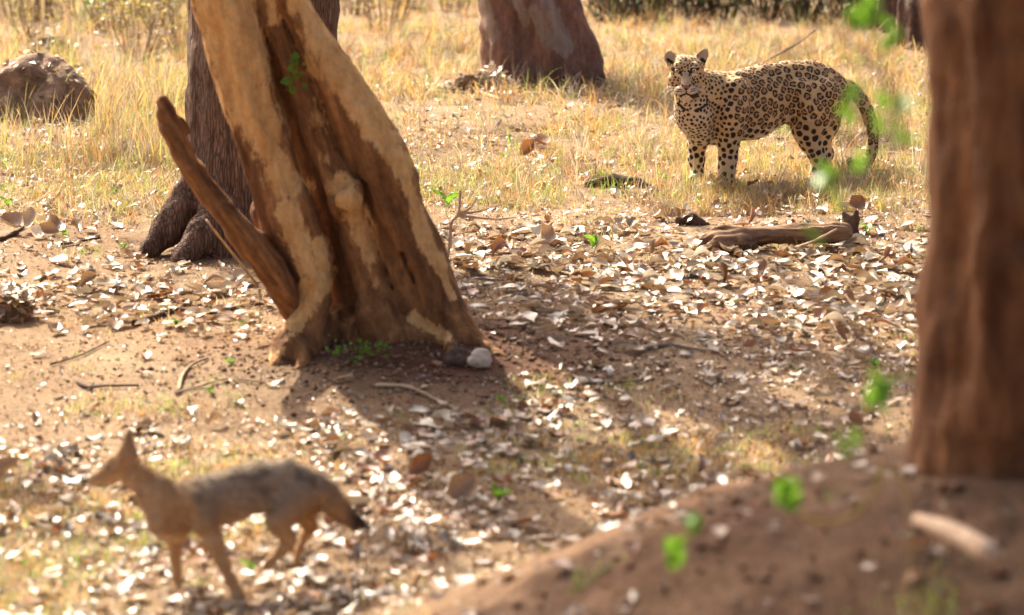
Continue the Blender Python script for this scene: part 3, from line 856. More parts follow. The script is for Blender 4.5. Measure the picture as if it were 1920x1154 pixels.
# fallen log with a split left end
g = G(1450, 470); Yl = g[1]
f = Field(.0085)
f.chain(chain_px([(1318, 446, -.03, 9), (1350, 442, -.02, 17), (1400, 445, 0, 20), (1460, 442, 0, 20), (1520, 439, 0, 19), (1560, 438, 0, 18), (1582, 436, 0, 14)], Yl), .012)
f.chain(chain_px([(1332, 466, .05, 7), (1352, 455, .05, 12), (1390, 452, .05, 16), (1410, 456, .05, 12)], Yl), .008)
f.cone(P(1310, 440, Yl - .08), P(1400, 440, Yl - .09), .012, .006, .01, None, True)
V, Q = f.build(lambda p: .016 * vnoise(p * np.array([.10, 1, 1]), 34, 4) + .014 * vnoise(p, 8, 6) + .006 * vnoise(p * np.array([.4, 1, 1]), 60, 2))
b = np.array([g[0], Yl, gz(g[0], Yl)])
obj('fallen_log', mk_mesh('fallen_log', V - b, Q, M['wood']), label='split brown log lying in the leaf litter below the leopard', cat='log', loc=b)
g = G(1592, 462); f = Field(.01)
f.chain(chain_px([(1592, 466, 0, 19), (1592, 440, 0, 15), (1590, 415, 0, 12), (1583, 402, 0, 6)], g[1] + .05), .01)
f.chain(chain_px([(1598, 440, 0, 9), (1604, 412, 0, 6), (1606, 398, 0, 3)], g[1] + .04), .006)
V, Q = f.build(lambda p: .018 * vnoise(p * np.array([1, 1, .25]), 28, 4) + .008 * vnoise(p, 40, 5))
b = np.array([g[0], g[1], gz(g[0], g[1])])
obj('small_stump', mk_mesh('small_stump', V - b, Q, M['dstick']), label='dark ragged upright stub at the right end of the split log', cat='stump', loc=b)
g = G(1298, 425); f = Field(.008)
f.chain(chain_px([(1275, 414, 0, 9), (1300, 412, 0, 12), (1325, 420, 0, 6)], g[1]), .01)
V, Q = f.build(lambda p: .012 * vnoise(p, 30, 4)); b = np.array([g[0], g[1], gz(g[0], g[1])])
obj('bark_chunk', mk_mesh('bark_chunk', V - b, Q, M['dstick']), label='dark charred bark chunk behind the left end of the split log', cat='bark piece', loc=b)
g = G(1170, 352); f = Field(.01)
f.chain(chain_px([(1100, 350, 0, 7), (1150, 338, 0, 12), (1200, 346, 0, 10), (1228, 355, 0, 5)], g[1]), .01)
V, Q = f.build(lambda p: .012 * vnoise(p * np.array([.3, 1, 1]), 30, 4)); b = np.array([g[0], g[1], gz(g[0], g[1])])
obj('rotting_branch', mk_mesh('rotting_branch', V - b, Q, M['dstick']), label='dark rotting branch half sunk in grass in front of the leopard', cat='branch', loc=b)

def stick(pts, r_px, mat, label, name='stick', cat='stick', lift=0.012, sides=7, group=None, extra=None):
    """pts: (px, py) on the ground, or (px, py, height in m above where its first point stands)"""
    W = []
    g0 = G(pts[0][0], pts[0][1])
    for q in pts:
        if len(q) == 2:
            g = G(q[0], q[1]); W.append(np.array([g[0], g[1], gz(g[0], g[1]) + lift]))
        else:
            W.append(P(q[0], q[1], g0[1] + q[2]))
    path = smooth_path(W, 5)
    r_ = r_px * S(g0[1])
    b = W[0]
    mb = MB(); mb.add(*tube(path, np.linspace(r_, r_ * .6, len(path)) * (1 + .15 * rs.normal(size=len(path)).clip(-1, 1)), sides, .12))
    if extra:
        for e in extra:
            We = [P(q[0], q[1], g0[1] + (q[2] if len(q) > 2 else 0)) for q in e]
            pe = smooth_path(We, 4); mb.add(*tube(pe, np.linspace(r_ * .7, r_ * .25, len(pe)), 5, .1))
    return obj(name, mb.mesh(name, M[mat], b), label=label, cat=cat, loc=b, group=group)
stick([(1192, 664), (1225, 655), (1262, 653), (1310, 662), (1372, 669)], 5, 'stick', 'pale curved stick lying in the shaded band right of the tree')
stick([(705, 729), (767, 734), (812, 757), (860, 780), (896, 806)], 4, 'stick', 'long thin brown stick on the shaded soil under the tree foot')
stick([(335, 742), (341, 712), (358, 692), (388, 678)], 4, 'stick', 'pale hooked twig on the sunny soil left of the tree')
stick([(328, 745), (375, 730), (429, 719), (506, 725)], 2.5, 'stick', 'thin straight twig crossing the foot of the hooked twig')
stick([(251, 611), (290, 600), (327, 592), (368, 590), (407, 590)], 7, 'dstick', 'dark half buried branch left of the leaning tree')
stick([(415, 588), (460, 580), (515, 574)], 5, 'dstick', 'dark thin branch running up to the leaning tree foot')
stick([(145, 722), (165, 732), (200, 733), (260, 728)], 4, 'dstick', 'short dark twig on bare soil above the jackal')
stick([(386, 412, -.9), (400, 430, -.9), (437, 477, -.6), (484, 536, -.1)][::-1], 3, 'stick', 'thin pale cane leaning up in front of the dark tree roots')
stick([(835, 507), (839, 480, 0), (844, 456, 0), (846, 420, 0), (860, 399, 0), (863, 358, 0)], 4, 'pale', 'bare forked grey twig standing at the right side of the leaning tree', 'dead_twig', 'twig',
      extra=[[(858, 400), (880, 392), (898, 366)], [(860, 402), (900, 396), (941, 383)], [(860, 405), (925, 411), (968, 408)], [(846, 440), (836, 452), (822, 440)]])
stick([(850, 458), (901, 481), (960, 482), (1022, 487)], 4, 'stick', 'straight brown stick on the leaf drift right of the tree')
stick([(898, 470), (947, 449), (992, 438)], 4, 'stick', 'short brown stick leaning over the straight stick')
stick([(1472, 470, -.03), (1520, 455, -.2), (1569, 430, -.25)], 3, 'pale', 'thin pale cane lying across the front of the split log')
stick([(800, 166), (880, 172), (945, 190)], 5, 'pale', 'grey weathered pole lying below the crumbled earth heap')
stick([(1010, 168), (1090, 182), (1180, 178)], 4, 'stick', 'grey branch lying at the foot of the peeling tree')
stick([(1140, 205), (1180, 198), (1225, 200)], 3, 'stick', 'thin dead branch on the grass left of the leopard chest')
stick([(1395, 145), (1440, 112, .1), (1490, 85, .2), (1530, 55, .3)], 3, 'stick', 'long thin dead branch rising behind the leopard shoulders')
stick([(1660, 288), (1700, 292), (1740, 296)], 2.5, 'pale', 'thin pale straw stick lying right of the leopard tail')
stick([(1020, 585), (1080, 592), (1130, 600)], 3, 'stick', 'grey stick half hidden in the shaded litter right of the tree')
stick([(1090, 722), (1150, 724), (1215, 720)], 3.5, 'dstick', 'dark twig on the soil below the curved stick')
stick([(95, 690), (150, 672), (205, 645)], 2.5, 'dstick', 'thin dark twig on the soil at the left')
stick([(115, 466), (150, 458), (190, 452)], 3, 'dstick', 'short dark stick at the edge of the grass on the left')
stick([(0, 455), (25, 445), (45, 430)], 5, 'dstick', 'dark stick under the big curled leaves at the left edge')
# pale broken branch on the near mound
a = P(1722, 978, 8.5); b_ = P(1862, 1042, 7.95)
a[2] = gz(a[0], a[1]) + .05; b_[2] = gz(b_[0], b_[1]) + .05
pa, pb = P(1722, 976, 8.4), P(1862, 1042, 8.0)
mbq = MB(); mbq.add(*tube(smooth_path([pa, (pa + pb) / 2 + np.array([0, 0, .01]), pb], 5), [.018, .02, .022, .024, .025, .026, .026, .027, .028, .028, .026], 12, .06))
obj('broken_branch', mbq.mesh('broken_branch', M['pale'], pa), label='pale peeled branch piece resting on the dark mound by the near trunk', cat='branch', loc=pa)

# ------------------------------------------------------------------ leaves
def leaf_variant(seed, curl=1.0):
    r_ = random.Random(seed)
    nl, nw = 8, 4
    V = []
    c1_, c2_, tw = r_.uniform(-.9, 1.3) * curl, r_.uniform(.2, 1.5) * curl, r_.uniform(-.6, .6) * curl
    asp = r_.uniform(.22, .34); phw = r_.uniform(0, 6)
    for i in range(nl + 1):
        t = i / nl
        w = asp * (math.sin(math.pi * min(1, t * .96 + .02)) ** 1.0) * (1 + .12 * math.sin(9 * t + phw)) + .004
        for j in range(nw + 1):
            s = (j / nw * 2 - 1)
            a = s * c2_ ; 
            x = (math.sin(a) / c2_ if abs(c2_) > .01 else s) * w
            z = (1 - math.cos(a)) / c2_ * w if abs(c2_) > .01 else 0
            b = (t - .5) * c1_
            y = (math.sin(b) / c1_) if abs(c1_) > .05 else t - .5
            z += (1 - math.cos(b)) / c1_ if abs(c1_) > .05 else 0
            th = tw * (t - .5)
            x, z2 = x * math.cos(th) - z * math.sin(th), x * math.sin(th) + z * math.cos(th)
            z2 += .22 * abs(s) * w + .03 * math.sin(7 * t + phw + 3 * s) + .02 * math.sin(15 * s + 5 * t)
            V.append((x, y, z2))
    F = []
    for i in range(nl):
        for j in range(nw):
            a = i * (nw + 1) + j; F.append((a, a + 1, a + nw + 2, a + nw + 1))
    V = np.array(V); V[:, 2] -= np.percentile(V[:, 2], 8)
    return V, F
variants = [leaf_variant(100 + i, [.4, .9, 1.7][i % 3]) for i in range(14)]
leaf_me = [mk_mesh('leaf', v, fc, M['leaf']) for v, fc in variants]
PAL = {'pale': (.36, .25, .14), 'tan': (.29, .165, .075), 'rust': (.26, .105, .035), 'grey': (.24, .185, .13), 'bleached': (.60, .50, .36)}
LOOK = {'pale': 'pale buff', 'tan': 'tan', 'rust': 'rust brown', 'grey': 'grey brown', 'bleached': 'bleached white'}
MARKS = [(60, 445, 'the row of curled leaves'), (300, 465, 'the dark tree roots'), (435, 500, 'the leaning pale cane'), (330, 598, 'the half buried branch'), (20, 600, 'the rotten wood lump'),
 (168, 512, 'the raised bleached leaf'), (360, 710, 'the hooked twig'), (200, 728, 'the short dark twig'), (215, 360, 'the grass seedlings'), (90, 210, 'the rounded earth mound'),
 (170, 890, 'the jackal head'), (330, 1090, 'the jackal fore paws'), (440, 960, 'the jackal belly'), (530, 1060, 'the jackal hind feet'), (660, 970, 'the jackal tail tip'), (560, 850, 'the jackal rump'),
 (720, 830, 'the tree shadow'), (810, 755, 'the long brown stick'), (898, 662, 'the pale stone'), (935, 945, 'the bright green seedling'), (1280, 660, 'the pale curved stick'), (1150, 722, 'the dark soil twig'),
 (845, 440, 'the bare forked twig'), (930, 470, 'the straight brown stick'), (1113, 465, 'the drift seedling'), (1330, 445, 'the split log tip'), (1450, 445, 'the split log middle'), (1590, 430, 'the ragged stub'),
 (1298, 412, 'the charred bark chunk'), (1165, 345, 'the rotting branch'), (1310, 330, 'the leopard far fore paw'), (1362, 345, 'the leopard near fore paw'), (1530, 330, 'the leopard hind paws'), (1615, 310, 'the leopard tail tip'),
 (955, 285, 'the single leafed seedling'), (1010, 150, 'the peeling tree foot'), (905, 150, 'the crumbled earth heap'), (1075, 592, 'the hidden grey stick'), (1700, 500, 'the near trunk, high up'), (1650, 620, 'the near trunk, halfway down'),
 (1640, 760, 'the near trunk, low down'), (1350, 840, 'the sunlit mound ridge'), (1100, 960, 'the mound shoulder'), (1150, 860, 'the low shadow streak'), (60, 1050, 'the bottom left corner'), (620, 1110, 'the grey upright leaf')]
leaf_log = []
def zone(px_, py_):
    if py_ > 780: return 'in the litter in front of the leaning tree'
    if px_ < 520: return 'left of the leaning tree'
    if py_ > 400: return 'in the leaf drift right of the leaning tree'
    return 'in the dry grass'
def finish_leaf_labels():
    rows = {}
    for o, a, b, look, shape in leaf_log:
        d = [((a - m[0]) ** 2 + ((b - m[1]) * 1.6) ** 2, m) for m in MARKS]
        m = min(d, key=lambda q: q[0])[1]
        dx, dy = a - m[0], (b - m[1]) * 1.6
        rel = ('left of' if dx < 0 else 'right of') if abs(dx) > abs(dy) else ('behind' if dy < 0 else 'in front of')
        if abs(dx) < 30 and abs(dy) < 30: rel = 'close beside'
        rows.setdefault(f'{LOOK[look]} {shape} leaf {rel} {m[2]}', []).append((a, b, o))
    for lab, lst in rows.items():
        lst.sort(key=lambda q: q[0])
        n = len(lst)
        for k, (a, b, o) in enumerate(lst):
            if n == 1: o['label'] = lab
            elif n == 2: o['label'] = lab + (', the left one' if k == 0 else ', the right one')
            else: o['label'] = lab + ', ' + (['leftmost', 'second from left', 'third from left', 'fourth from left', 'fifth from left', 'sixth from left'] + ['farther right'] * 30)[k] if k < n - 1 else lab + ', rightmost'
def place_leaf(px_, py_, size, look, tilt=.3, yaw=None, label=None, up=0.0):
    g = G(px_, py_); x, y = g[0], g[1]
    if (y < 10.2 and x > -.3): pass
    vi = rnd.choice([2, 5, 8, 11]) if up else rnd.randrange(len(leaf_me))
    o = bpy.data.objects.new('fallen_leaf', leaf_me[vi]); C.objects.link(o)
    o.location = (x, y, gz(x, y) + .012 + .02 * rnd.random() + (size * .35 * up))
    if up: o.rotation_euler = (R(62 * up + rnd.uniform(-14, 14)), rnd.uniform(-.9, .9), rnd.uniform(-.6, .6) if yaw is None else yaw)
    else: o.rotation_euler = (rnd.gauss(0, tilt), rnd.gauss(0, tilt), rnd.uniform(0, 6.28) if yaw is None else yaw)
    s = size * rnd.uniform(.9, 1.1); o.scale = (s, s, s)
    c = PAL[look]; k = rnd.uniform(.8, 1.2)
    o.color = (min(1, c[0] * k), min(1, c[1] * k), min(1, c[2] * k), 1)
    o['category'] = 'leaf'
    o['group'] = 'fallen dry leaves ' + zone(px_, py_)
    shape = 'upright curled' if up else ('broad curled' if size > .15 else 'dry curled')
    shape = 'upright' if up else ('big curled' if size > .13 else ('small curled' if size < .07 else ('curled' if vi % 3 else 'flat')))
    if label: o['label'] = label
    else: leaf_log.append((o, px_, py_, look, shape))
    return o
named = [(1242, 305, .2, 'bleached', 0, 'big bleached torn leaf in the grass just left of the leopard front foot'), (168, 512, .16, 'bleached', 0, 'bleached white leaf raised on bare soil at the left'),
         (988, 300, .15, 'rust', .9, 'dark upright leaf standing in the grass between tree and leopard'), (1432, 525, .12, 'rust', .9, 'rust brown upright leaf standing below the split log'),
         (1576, 650, .12, 'rust', .5, 'rust brown tilted leaf in the shaded band near the mound'), (1020, 465, .2, 'tan', .45, 'large tan leaf tilted up above the straight brown stick'),
         (1010, 452, .17, 'bleached', .3, 'bleached leaf lying against the large tilted tan leaf'), (883, 490, .13, 'tan', .6, 'tan leaf on edge beside the bare forked twig'),
         (1592, 568, .10, 'rust', .5, 'small rust leaf in the sunny litter right of the log'), (25, 440, .2, 'tan', .45, 'big tan leaf standing at the left edge of the grass line'),
         (55, 436, .2, 'pale', .5, 'big pale curled leaf standing second from the left edge'), (98, 440, .2, 'tan', .4, 'big tan curled leaf standing in the row by the grass line'),
         (75, 448, .17, 'bleached', .2, 'bleached leaf lying before the row of standing curled leaves'), (140, 445, .15, 'tan', .35, 'tan curled leaf at the right end of the standing row'),
         (830, 803, .14, 'bleached', .3, 'bleached curled leaf at the edge of the tree shadow'), (790, 900, .15, 'rust', .8, 'rust brown leaf standing on edge behind the jackal tail'),
         (720, 880, .15, 'rust', .2, 'wide rust brown leaf lying right behind the jackal rump'), (250, 530, .05, 'rust', 0, 'small yellow brown leaf on the bare soil before the dark tree'),
         (1240, 415, .18, 'tan', .3, 'big tan curled leaf left of the charred bark chunk'), (1410, 428, .15, 'rust', .7, 'rust leaf propped against the back of the split log'),
         (1345, 405, .13, 'rust', .6, 'rust orange leaf standing behind the charred bark chunk'), (1395, 470, .15, 'pale', .2, 'pale leaf lying against the front of the split log'),
         (1185, 520, .16, 'rust', .4, 'rust leaf at the sunny edge of the shaded drift'), (1320, 600, .13, 'rust', .4, 'dark rust leaf clump piece in the patchy light'),
         (860, 940, .2, 'tan', .2, 'large tan leaf flat in the litter right of the jackal tail'), (660, 960, .16, 'grey', 0, 'large grey leaf beside the tip of the jackal tail'),
         (672, 1065, .1, 'grey', .6, 'small grey leaf standing below the jackal tail'), (1310, 895, .12, 'rust', .5, 'rust leaf standing in front of the dark mound edge'),
         (90, 870, .16, 'bleached', .1, 'bleached leaf on the ground in front of the jackal face'), (15, 920, .18, 'tan', .5, 'tan curled leaf at the left edge below the jackal nose')]
for (a, b, s, l, u, lab) in named: place_leaf(a, b, s, l, label=lab, up=u)
def drift_density(px_, py_):
    n = float(fbm(np.array([[px_ / 150., py_ / 34., 1.3]]), 1, 2, 3)[0]) * .55
    if py_ < 250: return .15
    if py_ < 400: return .3 if px_ > 850 else .3
    if py_ < 560: return (.85 if px_ > 850 else (.35 if py_ < 490 else .7)) + n
    if py_ < 640: return (.9 if px_ > 900 else .30) + n
    if py_ < 790: return (.62 if px_ > 950 else .06) + n * (px_ > 950)
    return .58 + n * 1.3
cnt = 0
while cnt < 262:
    a, b = rnd.uniform(-5, 1925), rnd.choice([rnd.uniform(395, 640), rnd.uniform(395, 640), rnd.uniform(120, 400), rnd.uniform(780, 1130), rnd.uniform(500, 1130)])
    if 470 < a < 920 and 300 < b < 720: continue
    if a > 1720 or (b > 880 - (a - 1700) * .45 and a > 820): continue
    if rnd.random() > drift_density(a, b): continue
    l = rnd.choices(['pale', 'tan', 'rust', 'grey', 'bleached'], [4, 3.5, 2.6, 1.6, 1.2])[0]
    up = rnd.choice([0, 0, 0, 0, 0, .3, .6]) if l in ('rust', 'tan', 'grey') else 0
    place_leaf(a, b, rnd.uniform(.08, .17) if b < 560 else rnd.uniform(.05, .10), l, .2, up=up); cnt += 1

finish_leaf_labels()
def scatter(n, rng=(9.3, 24), dens=drift_density):
    out = []
    while len(out) < n:
        a = rs.uniform(-260, 2160, 4000); b = rs.uniform(150, 1210, 4000)
        # uniform over ground: weight picture rows by how much ground they cover
        w = np.minimum(1, ((300 + 700.) / (b + 700)) ** 0.0)
        for a_, b_ in zip(a, b):
            if rs.rand() < dens(a_, b_): out.append((a_, b_))
    return out[:n]
# fast pixel->ground for the flat part
def Gfast(px_, py_):
    d = FWD[None] * FPX + RGT[None] * (px_ - 960.0)[:, None] + UPV[None] * (577.0 - py_)[:, None]
    d = d / d[:, 1:2]
    t = -CAM_H / d[:, 2]
    for _ in range(12):
        pt = CAM + d * t[:, None]
        t = (hgt(pt[:, 0], pt[:, 1], False) - CAM_H) / d[:, 2] * .6 + t * .4
    return CAM + d * t[:, None]
def litter(name, n, smin, smax, label, varset, seed, dens=drift_density, tri=False, pal=None, lift=.006, tilt=.12):
    s = np.array(scatter(n, dens=dens))
    g = Gfast(s[:, 0], s[:, 1])
    jx = rs.normal(size=(len(g), 2)) * .05
    x, y = g[:, 0] + jx[:, 0], g[:, 1] + jx[:, 1]
    keep = (np.hypot(x - 1.55, (y - 9.1) * .95) > 2.1) | (rs.rand(len(x)) < .02)
    tm = np.hypot((x + .45) / .8, (y - 15.35) / .62) < 1
    keep &= ~tm | (rs.rand(len(x)) < .12)
    x, y, g = x[keep], y[keep], g[keep]
    z = hgt(x, y)
    ks = list(PAL) ; pr = np.array(pal or [3.2, 4, 2.8, 2.2, .5]); pr = pr / pr.sum()
    ci = rs.choice(len(ks), len(g), p=pr)
    cols = np.array([PAL[k] for k in ks])[ci] * (0.75 + .5 * rs.rand(len(g)))[:, None]
    VV, FF, CC, o_ = [], [], [], 0
    vi = rs.randint(0, len(varset), len(g))
    for k, (v, fc) in enumerate(varset):
        m = np.where(vi == k)[0]
        if not len(m): continue
        ax, ay, az = rs.normal(size=len(m)) * tilt, rs.normal(size=len(m)) * tilt, rs.rand(len(m)) * 6.28
        cx, sx, cy, sy, cz, sz = np.cos(ax), np.sin(ax), np.cos(ay), np.sin(ay), np.cos(az), np.sin(az)
        Rm = np.empty((len(m), 3, 3))
        Rm[:, 0, 0] = cz * cy; Rm[:, 0, 1] = cz * sy * sx - sz * cx; Rm[:, 0, 2] = cz * sy * cx + sz * sx
        Rm[:, 1, 0] = sz * cy; Rm[:, 1, 1] = sz * sy * sx + cz * cx; Rm[:, 1, 2] = sz * sy * cx - cz * sx
        Rm[:, 2, 0] = -sy; Rm[:, 2, 1] = cy * sx; Rm[:, 2, 2] = cy * cx
        sc = smin + (smax - smin) * rs.rand(len(m)) ** 1.8
        W = np.einsum('nij,vj->nvi', Rm, v) * sc[:, None, None]
        W[:, :, 0] += x[m][:, None]; W[:, :, 1] += y[m][:, None]; W[:, :, 2] += (z[m] + lift + rs.rand(len(m)) * lift)[:, None]
        fcn = np.array(fc)
        FF.append((fcn[None] + (o_ + np.arange(len(m)) * len(v))[:, None, None]).reshape(-1, fcn.shape[1]))
        VV.append(W.reshape(-1, 3)); CC.append(np.repeat(cols[m], len(v), 0)); o_ += len(m) * len(v)
    obj(name, mk_mesh(name, np.concatenate(VV), np.concatenate(FF), M['litter'], np.clip(np.concatenate(CC), 0, 1)), kind='stuff', label=label)
def small_variant(seed):
    r_ = random.Random(seed); V = []
    c = r_.uniform(-.2, .3); w = r_.uniform(.18, .38)
    for i in range(4):
        t = i / 3
        ww = w * [.35, 1, .85, .2][i]
        for j in range(3):
            s = j - 1
            V.append((s * ww + r_.uniform(-.06, .06), t - .5 + r_.uniform(-.06, .06), c * (s * s) * .8 + .25 * (t - .5) ** 2 * r_.choice((-2, 3)) + .05 * r_.random()))
    F = []
    for i in range(3):
        for j in range(2):
            a = i * 3 + j; F.append((a, a + 1, a + 4, a + 3))
    V = np.array(V); V[:, 2] -= V[:, 2].min()
    return V, F
smallv = [small_variant(i) for i in range(12)]
litter('leaf_litter', 6300, .02, .095, 'layer of broken dry leaves scattered over the soil', smallv, 1)
litter('caught_leaves', 3900, .012, .065, 'bits of dry leaf caught in the dry grass', smallv, 4, lambda a, b: 1.0 if b < 430 else 0.0, lift=.03, tilt=.35, pal=[4, 2.5, 1.5, 1, 1.6])
def drift_only(a, b):
    n = float(vnoise(np.array([[a / 120., b / 40., 4.3]]), 1, 3)[0])
    if 425 < b < 650 and a > 840: return min(1, max(0, (1.1 - abs(b - 500) / 170.) * (.75 + .6 * n)))
    if 535 < b < 625 and a < 520: return .7 * (.6 + .6 * n)
    if 780 < b < 880 and 560 < a < 1000: return .35
    return 0.0
litter('leaf_drift', 1500, .06, .15, 'drift of larger broken leaves between the log and the tree', variants, 6, drift_only, tilt=.18, lift=.014, pal=[4.5, 2.6, 2, 1, 3])
def crumb_density(a, b): return min(1, .35 + .65 * drift_density(a, b)) if b > 380 else .25
litter('litter_crumbs', 31000, .006, .026, 'crumbs of leaf and bark covering the soil', smallv[:6], 2, crumb_density, tilt=.6, lift=.004)
def low_density(a, b): return 1.0 if b > 640 else .5
litter('soil_crumbs', 12000, .006, .022, 'small dark soil crumbs and bark bits', smallv[6:9], 3, low_density, pal=[.3, 1.5, 3, 3, .4], tilt=1.0, lift=.006)

# ------------------------------------------------------------------ grass
def blades(n, region, lmin, lmax, wid, pal, name, label, clump=None, lean=.5, exclude=None, seed=5):
    a = rs.uniform(region[0], region[2], n * 3); b = region[1] + (region[3] - region[1]) * rs.rand(n * 3)
    g = Gfast(a, b)
    if clump is not None:
        keep = rs.rand(len(g)) < clump(g[:, 0], g[:, 1], a, b)
        g = g[keep]
    g = g[:n]; n = len(g)
    nt_ = max(1, n // 9)
    cen = g[rs.randint(0, n, nt_)]
    ci = rs.randint(0, nt_, n)
    x = cen[ci, 0] + rs.normal(size=n) * .035; y = cen[ci, 1] + rs.normal(size=n) * .035
    z = hgt(x, y) - .004
    tl = (.6 + .6 * rs.rand(nt_))[ci]
    L = (lmin + (lmax - lmin) * rs.rand(n) ** 1.6) * tl
    az = rs.rand(n) * 6.283
    ln = lean * np.abs(rs.normal(size=n)) + .08
    d = np.stack([np.cos(az), np.sin(az), np.zeros(n)], 1)
    root = np.stack([x, y, z], 1)
    W = wid * (.6 + .8 * rs.rand(n))
    # blades face anywhere
    sa = rs.rand(n) * 6.283; s = np.stack([np.cos(sa), np.sin(sa), np.zeros(n)], 1)
    lv = []
    for t, wf in ((0, 1), (.4, .9), (.75, .6), (1, 0)):
        hor = ln * (t ** 1.8) * L
        zz = L * t * np.cos(np.minimum(ln, 1.3) * t * .8)
        c = root + d * hor[:, None]; c[:, 2] += zz
        if wf: lv += [c - s * (W * wf / 2)[:, None], c + s * (W * wf / 2)[:, None]]
        else: lv += [c]
    V = np.stack(lv, 1).reshape(-1, 3)
    i = (np.arange(n) * 7)[:, None]
    Qd = np.concatenate([i + np.array([[0, 1, 3, 2]]), i + np.array([[2, 3, 5, 4]])]); T = i + np.array([[4, 5, 6]])
    pal = np.array(pal); pc = pal[rs.randint(0, len(pal), nt_)][ci]
    pc = pc * (.75 + .5 * rs.rand(n))[:, None]
    me = mk_mesh(name, V, [Qd, T], M['grass'], np.clip(np.repeat(pc, 7, 0), 0, 1))
    obj(name, me, kind='stuff', label=label)
GOLD = [(.60, .36, .12), (.60, .40, .16), (.46, .26, .10), (.54, .43, .26), (.50, .27, .09), (.36, .33, .10), (.30, .22, .14), (.33, .36, .10), (.40, .33, .24), (.24, .16, .09)]
def gclump(x, y, a, b):
    p = np.stack([x, y, x * 0], -1)
    edge = 418 + 25 * vnoise(np.stack([a / 90, a * 0, a * 0], -1), 1, 2)
    edge = np.where(a < 700, 432, edge)
    fade = np.clip((edge - b) / 60, 0, 1)
    return fade * np.clip(.50 + 1.5 * fbm(p * np.array([1, .6, 1]), 1.3, 3, 4), .20, 1)
blades(80000, (-420, 150, 2250, 455), .04, .16, .0042, GOLD, 'dry_grass', 'golden dry grass growing round the leopard and behind the trees', gclump, 1.0)
blades(92000, (-420, -90, 2350, 200), .06, .24, .0075, GOLD, 'far_dry_grass', 'taller golden dry grass up the slope', gclump, .9)
blades(5000, (-80, -90, 520, 320), .15, .5, .006, GOLD[:2] + GOLD[5:], 'tall_straw', 'tall dry stalks standing on the left of the slope', gclump, .35)
blades(2600, (900, -90, 1800, 430), .12, .34, .005, GOLD, 'tall_stalks', 'tall dry stalks standing over the grass near the leopard', gclump, .5)
blades(9000, (1230, 300, 1700, 405), .05, .15, .0036, GOLD, 'standing_grass', 'dry grass standing round the leopard paws', lambda x, y, a, b: np.clip(.6 + .6 * fbm(np.stack([x, y, x * 0], -1), 2.2, 2, 4), .1, 1), .7)
def gfwd(x, y, a, b):
    n = fbm(np.stack([a / 130., b / 45., a * 0 + 3.], -1), 1, 2, 8)
    return np.clip(n - .25, 0, 1) * 1.5 * ((a > 850) | (a < 330)) * np.where(a < 330, b < 445, 1)
blades(7000, (0, 400, 1730, 520), .03, .11, .004, GOLD, 'loose_dry_grass', 'loose tufts of dry grass growing out of the leaf drift', gfwd, .9)
GRN = [(.22, .34, .05), (.30, .40, .08), (.40, .40, .10), (.5, .42, .16)]
def gr2(x, y, a, b):
    p = np.stack([x, y, x * 0], -1)
    return np.where(b > 700, 1, .6) * (np.clip(fbm(p, 1.6, 2, 9) - np.where(b > 800, -.1, .15), 0, 1) ** .8) * ((a < 500) | (a > 930) | (b > 780))
blades(26000, (-40, 440, 1760, 1180), .02, .065, .0045, GRN + GOLD[:5], 'green_grass', 'thin fresh green grass coming up through the litter', gr2, .7)
blades(5000, (-40, 200, 1800, 430), .05, .16, .005, GRN[:3], 'fresh_grass', 'scattered green blades among the dry grass', gclump, .5)
blades(4500, (-40, 440, 1760, 1180), .04, .12, .003, GOLD, 'straw', 'scattered dry straws on the soil', gr2, 1.0)

# ------------------------------------------------------------------ seedlings
def seedling(px_, py_, h_px, nleaf, lsz, label, group=None, mat='green'):
    g = G(px_, py_); s = S(g[1]); b = np.array([g[0], g[1], gz(g[0], g[1])])
    t = tree_empty('seedling', b, label=label, category='seedling')
    if group: t['group'] = group
    H = h_px * s
    mb = MB(); mb.add(*tube(smooth_path([b, b + np.array([.01, 0, H * .5]), b + np.array([rs.normal() * .02, 0, H])], 3), .0025, 5))
    obj('stem', mb.mesh('stem', M[mat], b), t)
    v, fc = variants[2]
    for i in range(nleaf):
        o = obj('leaf', green_me, t)
        az = 6.28 * i / nleaf + rs.rand()
        o.location = (.5 * lsz * math.sin(az) * .8, -.5 * lsz * math.cos(az) * .8 * -1, H * (.55 + .45 * (i + 1) / nleaf))
        o.rotation_euler = (R(38) + rs.normal() * .2, rs.normal() * .2, az + math.pi)
        o.rotation_euler = (rs.uniform(.3, .8), rs.normal() * .2, math.atan2(o.location[1], o.location[0]) - math.pi / 2)
        o.scale = (lsz * 1.0, lsz, lsz)
green_me = mk_mesh('leaf', *leaf_variant(55, .5), M['green'])
